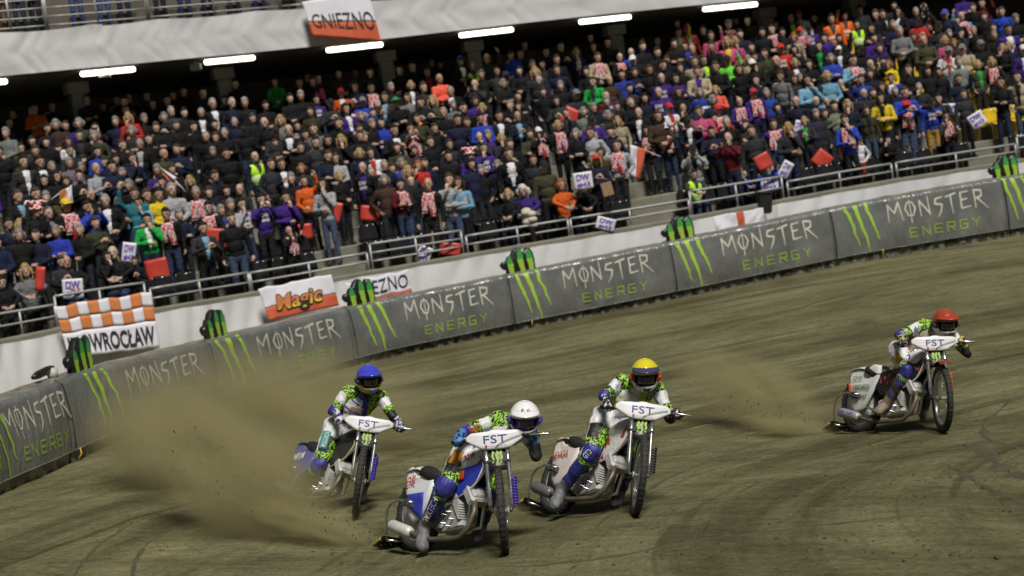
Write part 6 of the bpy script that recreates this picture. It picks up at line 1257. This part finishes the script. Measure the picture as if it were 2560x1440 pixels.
    if pt[0]:
        h, k = J['rh'], J['rk']; dd = (k - h).normalized(); out = ((CAM - h).normalized() - RT * .45).normalized(); out = (out - dd * out.dot(dd)).normalized(); sdv = dd.cross(out); mb = MB()
        hp = [p for p in P if p[1] in (Z['thigh'], Z['camo'], Z['white'])]
        def f2(a, b):
            q = lerp(h, k, lerp(pt[1], pt[2], b)) + sdv * lerp(-.045, .045, a) + out * .07
            for _ in range(16):
                d_ = float(np.min(prim_dist(hp, np.array([q[:]]))))
                if d_ > .004: break
                q = q + out * max(.004, .006 - d_)
            return q - base
        mb.slab(f2, (out * -.01), 5, 8); mb.build("thigh_patch", pt[0], o)
    def limb_text(body, A_, B_, t0, t1, half, m, side=-.35):
        dd = (B_ - A_).normalized(); out = ((CAM - A_).normalized() + RT * side).normalized(); out = (out - dd * out.dot(dd)).normalized(); sv = out.cross(dd); hp = [p for p in P if p[1] not in (Z['glove'], Z['neck'])]; mb = MB()
        def f3(x, y):
            q = lerp(A_, B_, lerp(t0, t1, x)) + sv * (half * (1 - 2 * y)) * -1 + out * .03
            for _ in range(24):
                d_ = float(np.min(prim_dist(hp, np.array([q[:]]))))
                if d_ > .014: break
                q = q + out * max(.003, .015 - d_)
            return q - base
        add_text(mb, body, f3, 0, .01); mb.build("suit_print", m, o)
    cream = mat("print_pale", (.62, .60, .50), .6, var=0)
    if key == 'white': limb_text("WIKTECH", J['ra'], J['rk'], .22, .78, .030, cream); limb_text("MOBIL", J['re'], J['rs'], .08, .42, .028, M_PRED, 0.0)
    if key == 'blue': limb_text("MOTOREX", J['rh'], J['rk'], .62, .26, .026, cream)
    if key == 'yellow': limb_text("GTD", J['ra'], J['rk'], .92, 1.08, .026, cream); limb_text("JHS", J['re'], J['rs'], .55, .80, .022, M_NAVY, 0.0)
    if key == 'red': limb_text("DAL-BO", J['re'], J['rs'], -.05, .30, .030, cream, 0.0); limb_text("AS", J['re'], J['rs'], .50, .78, .028, M_PGRN, 0.0)
    return o
for k, lb in (("white", "rider in white helmet with purple goggles, nearest of the four"), ("yellow", "rider in yellow helmet and yellow-edged race vest"), ("blue", "rider in blue helmet and blue race vest nearest the fence"), ("red", "rider in red helmet and red race vest, last of the four")):
    make_rider(k, lb)

if 0:
    for k_, (Mb_, S_) in MOTO.items():
        print("DBG", k_, [tuple(round(v) for v in proj(Mb_ @ q)) for q in (V(0, 0, RR), S_ @ V(WB, 0, RF), S_ @ V(.93, -.36, .955), S_ @ V(.93, .36, .955), V(-.30, 0, .70))])
# ================================================================== cards, flags and small things in the crowd
M_CARD = mat("red_card", (.50, .045, .03), .45, var=.12, scale=6); M_CARDW = mat("white_card", (.66, .66, .68), .5, var=.05)
def holder(px, py):
    return min((d for d in placed if not d.get('fill')), key=lambda d: abs(d['x'] - px) * 1.2 + abs(d['y'] + 75 - py))
def sheet(name, lab, px, py, w_, h_, rot, m, cat, grp, text=None, bend=.03, fold=0.0):
    s = holder(px, py)['s'] * 1.014; p = at(px, py, s); nrm = (CAM - p).normalized(); ca, sa = math.cos(R(rot)), math.sin(R(rot)); ex = RT * ca + UP * sa; ey = UP * ca - RT * sa
    def fn(a, b, off=0.0): return p + ex * ((a - .5) * w_) + ey * ((b - .5) * h_) + nrm * (off - bend * (2 * a - 1) ** 2 - fold * (b - .5) + .01 * math.sin(a * 5 + b * 3))
    mb = MB(); mb.slab(fn, nrm * -.004, 8, 6); 
    if text is None: return tag(mb.build(name, m, None, p), lab, cat, grp)
    root = empty(name, p); tag(root, lab, cat, grp); mb.build("board", m, root, p)
    mb = MB(); add_text(mb, text[0], lambda x, y: fn(lerp(.16, .86, x), lerp(.50, .90, y), .008), 0, .04); mb.build("lettering", M_PPUR, root, p)
    mb = MB(); add_text(mb, text[1], lambda x, y: fn(lerp(.16, .86, x), lerp(.12, .42, y), .008), 0, .04); mb.build("lettering", M_PPUR, root, p); return root
for px, py, w_, h_, rot, lab in ((543, 595, .52, .40, -6, "large red card held up by the man in a light blue shirt"), (393, 674, .46, .44, 12, "red card held low by the person in a green jacket"), (752, 580, .50, .34, 6, "red card raised over the bald man in a scarf"), (842, 532, .20, .46, -12, "narrow folded red card beside the light grey pullover"), (925, 533, .42, .34, -3, "red card held at waist height left of the maroon jacket"), (1427, 293, .44, .46, -25, "tilted red card held high in the middle rows"), (1908, 404, .36, .36, 28, "red card over the child in a blue cap"), (2056, 399, .42, .40, -38, "tilted red card by the dark jeans near the rail"), (1125, 622, .46, .26, -4, "red card lying on a front seat behind the three-bar railing"), (100, 697, .18, .46, -4, "red card beside the seated long-haired spectator")):
    sheet("red_card", lab, px, py, w_, h_, rot, M_CARD, "card", "red cards held by spectators")
for px, py, w_, h_, rot, lab in ((322, 632, .28, .42, -6, "white lettered card behind the man leaning on the rail"), (182, 722, .40, .38, 4, "white lettered card hung on the rail above the checkered banner"), (1367, 274, .34, .34, -4, "white lettered card beside the upper tilted red card"), (1458, 452, .42, .38, 8, "white lettered card held before the red-capped spectator"), (1924, 460, .40, .30, 4, "white lettered card on the rail over the cross flag"), (1964, 424, .24, .40, -28, "white lettered card tilted behind the black cap"), (1997, 322, .22, .40, -12, "narrow white lettered card by the long-haired spectator"), (2378, 277, .46, .36, 4, "white lettered card held chest high at the far end"), (2443, 300, .40, .36, 32, "white lettered card tilted beside the far stairway"), (1768, 285, .22, .38, 4, "narrow white lettered card among red caps"), (1060, 636, .30, .36, -20, "white lettered card lying behind the three-bar railing"), (1514, 560, .42, .28, -14, "white lettered card lying on a front seat by the stairway")):
    sheet("lettered_card", lab, px, py, w_, h_, rot, M_CARDW, "card", "white lettered cards", ("DW", "#43"))
def pole_flag(lab, px0, py0, px1, py1, cols, corners, s=None):
    s = (s or holder(px0, py0)['s']) * 1.018; a, b = at(px0, py0, s), at(px1, py1, s); root = empty("hand_flag", a); tag(root, lab, "flag", "flags waved in the crowd")
    mb = MB(); mb.tube([a, lerp(a, b, .5), b], .010, 8); mb.build("pole", M_CARDW, root, a)
    for k, m in enumerate(cols):
        c = [at(x, y, s) for x, y in corners]; n = len(cols); mb = MB()
        def fn(u, v, k=k): u = (k + u) / n; p = lerp(lerp(c[0], c[1], u), lerp(c[3], c[2], u), v); return p - _fw * (.04 * math.sin(u * 7 + v * 4) + .02 * mnoise.noise((u * 4, v * 4, px0)))
        mb.slab(fn, V(0, .005, 0), 6, 10); mb.build("cloth", m, root, a)
pole_flag("white and red flag held upright beside the man in a scarf at the stairway", 1652, 392, 1620, 378, [M_FW, M_FR], [(1575, 362), (1614, 372), (1600, 452), (1577, 440)])
pole_flag("white and orange flag on a pole right of the olive jacket", 465, 480, 437, 450, [M_FO, M_FW], [(412, 440), (390, 412), (442, 444), (428, 456)])
pole_flag("orange and white flag on a pole at the left of the crowd", 116, 508, 150, 482, [M_FO, M_FW], [(148, 480), (180, 462), (182, 508), (152, 512)])
pole_flag("tall narrow orange flag behind the yellow cap", 185, 425, 200, 520, [M_FO, M_FR], [(178, 452), (196, 448), (206, 512), (184, 515)])
pole_flag("white and red flag over the purple jacket in the upper rows", 905, 335, 880, 285, [M_FW, M_FR], [(878, 288), (895, 282), (910, 332), (888, 328)])
s_ = holder(945, 300)['s'] * 1.02; root = empty("striped_scarf", at(945, 300, s_)); tag(root, "pink and white striped scarf hanging in the upper rows", "scarf")
for k in range(9):
    mb = MB(); mb.slab(lambda a, b: at(lerp(936, 950, a) + 1.6 * (k + b) + 4 * math.sin((k + b) * .7), 283 + (k + b) * 10 + 5 * a, s_) - _fw * (.03 * math.sin(a * 3)), V(0, .01, 0), 3, 3); mb.build("stripe", M_FW if k % 2 else M_FR, root, at(945, 300, s_))
p = at(1912, 508, s_at(1912) * 1.01); mb = MB(); mb.rbox(p, (.30, .26, .46), Matrix.Rotation(R(8), 3, 'Y'), b=.3); mb.rbox(p + V(0, 0, .24), (.34, .30, .05), Matrix.Rotation(R(8), 3, 'Y'), b=.3); tag(mb.build("waste_bin", M_BLK, None, p), "black bin hanging from the rail right of the cross flag", "bin")
p = at(1322, 548, s_at(1322) * .99); mb = MB()
for k in range(9): mb.ell(p + V(.07 * math.cos(k * 2.1), .05 * math.sin(k * 1.7), -.14 + .04 * k), (.12, .10, .08), None, 10, 6)
tag(mb.build("cream_coat", mat("cream_wool", (.52, .48, .40), .9, bump=.6, bscale=25), None, p), "cream woolly bundle on the lap of a seated spectator", "coat")
p = at(1522, 420, holder(1522, 420)['s'] * 1.02); p = at(1518, 473, holder(1485, 475)['s'] * 1.02); mb = MB(); mb.rbox(p, (.24, .08, .30), Matrix.Rotation(R(-8), 3, 'Y'), b=.2); mb.tube([p + V(-.06, 0, .15), p + V(0, 0, .24), p + V(.06, 0, .15)], .008, 6); tag(mb.build("paper_bag", mat("kraft_paper", (.30, .20, .11), .85), None, p), "brown paper bag carried beside the red-capped spectator", "bag")
s_ = holder(1045, 320)['s'] * 1.02; mb = MB(); a, b = at(1038, 335, s_), at(1053, 307, s_); mb.tube([a, lerp(a, b, .7), b], [.012, .022, .065], 12); tag(mb.build("plastic_horn", mat("orange_horn", (.75, .14, .03), .35), None, a), "orange plastic horn blown in the upper middle rows", "horn")

# ================================================================== dust thrown up by the rear wheels
def dust_material(name, dens, col, nscale, seed, core=(0.0, 0.0)):
    m = bpy.data.materials.new(name); m.use_nodes = True; nt = m.node_tree; nt.nodes.clear(); N = nt.nodes.new; L = nt.links
    out = N("ShaderNodeOutputMaterial"); pv = N("ShaderNodeVolumePrincipled"); pv.inputs["Color"].default_value = (*col, 1); pv.inputs["Anisotropy"].default_value = .25; L.new(pv.outputs[0], out.inputs["Volume"])
    tc = N("ShaderNodeTexCoord"); ln = N("ShaderNodeVectorMath"); ln.operation = 'LENGTH'; L.new(tc.outputs["Object"], ln.inputs[0])
    mr = N("ShaderNodeMapRange"); mr.interpolation_type = 'SMOOTHSTEP'; mr.inputs[1].default_value = 1.0; mr.inputs[2].default_value = .15; mr.inputs[3].default_value = 0; mr.inputs[4].default_value = 1; L.new(ln.outputs["Value"], mr.inputs[0])
    mp = N("ShaderNodeMapping"); mp.inputs["Location"].default_value = (seed, 0, 0); L.new(tc.outputs["Object"], mp.inputs[0])
    n = N("ShaderNodeTexNoise"); n.inputs["Scale"].default_value = nscale; n.inputs["Detail"].default_value = 5; n.inputs["Distortion"].default_value = .6; L.new(mp.outputs[0], n.inputs["Vector"])
    r2 = N("ShaderNodeMapRange"); r2.inputs[1].default_value = .36; r2.inputs[2].default_value = .68; r2.inputs[3].default_value = .03; r2.inputs[4].default_value = 1.9; L.new(n.outputs["Fac"], r2.inputs[0])
    a = N("ShaderNodeMath"); a.operation = 'MULTIPLY'; L.new(mr.outputs[0], a.inputs[0]); L.new(r2.outputs[0], a.inputs[1]); b = N("ShaderNodeMath"); b.operation = 'MULTIPLY'; b.inputs[1].default_value = dens; L.new(a.outputs[0], b.inputs[0]); L.new(b.outputs[0], pv.inputs["Density"])
    return m
def ico():
    bm = bmesh.new(); bmesh.ops.create_icosphere(bm, subdivisions=3, radius=1.02); me = bpy.data.meshes.new("dust_cloud"); bm.to_mesh(me); bm.free(); return me
DUSTC = (.78, .715, .41)
def dust(lab, a, b, ra, rb, dens, nscale=2.2, seed=0.0):
    """ellipsoid cloud from a to b (pixel x, y, scale), half thickness ra (across, in the view) and rb (in depth)"""
    A_, B_ = at(*a), at(*b); c = (A_ + B_) / 2; d = B_ - A_; x = d.normalized(); z = (UP - x * UP.dot(x)).normalized(); y = z.cross(x)
    o = bpy.data.objects.new("dust_cloud", ico()); COL.objects.link(o); o.data.materials.append(dust_material("dust_%d" % int(seed * 10), dens, DUSTC, nscale, seed))
    o.matrix_world = Matrix.Translation(c) @ Matrix((x * (d.length / 2), y * rb, z * ra)).transposed().to_4x4(); tag(o, lab, "dust", kind="stuff")
dust("dense dust jet behind the white bike's rear wheel", (1010, 1385, 280), (560, 1235, 262), .19, .26, 8.0, 2.5, 1.0)
dust("rising dust plume left of the white bike", (900, 1370, 275), (300, 1010, 235), .72, .7, 3.2, 2.0, 2.0)
dust("broad dust cloud in front of the near fence", (980, 1180, 225), (180, 1000, 195), 1.25, 1.0, 3.2, 1.7, 3.0)
dust("dust cloud behind the blue-helmeted rider", (1150, 1010, 200), (420, 1010, 190), 1.0, .9, 2.0, 1.7, 4.0)
dust("low dust jet behind the red-helmeted rider's bike", (2135, 1085, 224), (1820, 1045, 214), .14, .22, 6.5, 2.4, 5.0)
dust("pale dust plume left of the red-helmeted rider's bike", (2140, 1075, 222), (1660, 900, 195), .55, .5, 3.2, 1.8, 6.0)
dust("low dust jet behind the yellow-helmeted rider's bike", (1375, 1285, 267), (1180, 1275, 262), .12, .2, 4.5, 2.4, 7.0)
dust("dust swirling round the blue-helmeted rider's rear wheel", (800, 1275, 238), (520, 1180, 226), .42, .4, 3.6, 2.0, 8.0)

mb = MB(); rg = random.Random(21)          # clods flung from the rear wheels
for (x0, y0, s0, x1, y1, s1, n) in ((1000, 1375, 280, 420, 1120, 250, 420), (2130, 1080, 223, 1800, 1000, 212, 160), (1370, 1282, 266, 1210, 1240, 262, 120), (740, 1260, 236, 520, 1180, 228, 120)):
    for k in range(n):
        t = rg.random() ** 1.6; sp = 8 + 150 * t * (.5 if n < 200 else 1); p = at(lerp(x0, x1, t) + rg.gauss(0, sp * .4), lerp(y0, y1, t) + rg.gauss(0, sp * .32), lerp(s0, s1, t) + rg.gauss(0, 3)); r = rg.choice((.004, .005, .006, .008, .011)) * rg.uniform(.7, 1.2)
        if p.z < ground_z(p.x, p.y) + .01: continue
        mb.add([p + V(*q) * r for q in ((1, 0, 0), (-.8, .5, 0), (-.4, -1, .2), (.1, .2, 1.1), (0, .1, -.9))], [(0, 1, 3), (1, 2, 3), (2, 0, 3), (1, 0, 4), (2, 1, 4), (0, 2, 4)], 0, False)
tag(mb.build("flying_dirt", MATS["clod_dirt"]), "small clods of dirt flung up behind the rear wheels", "dirt", kind="stuff")
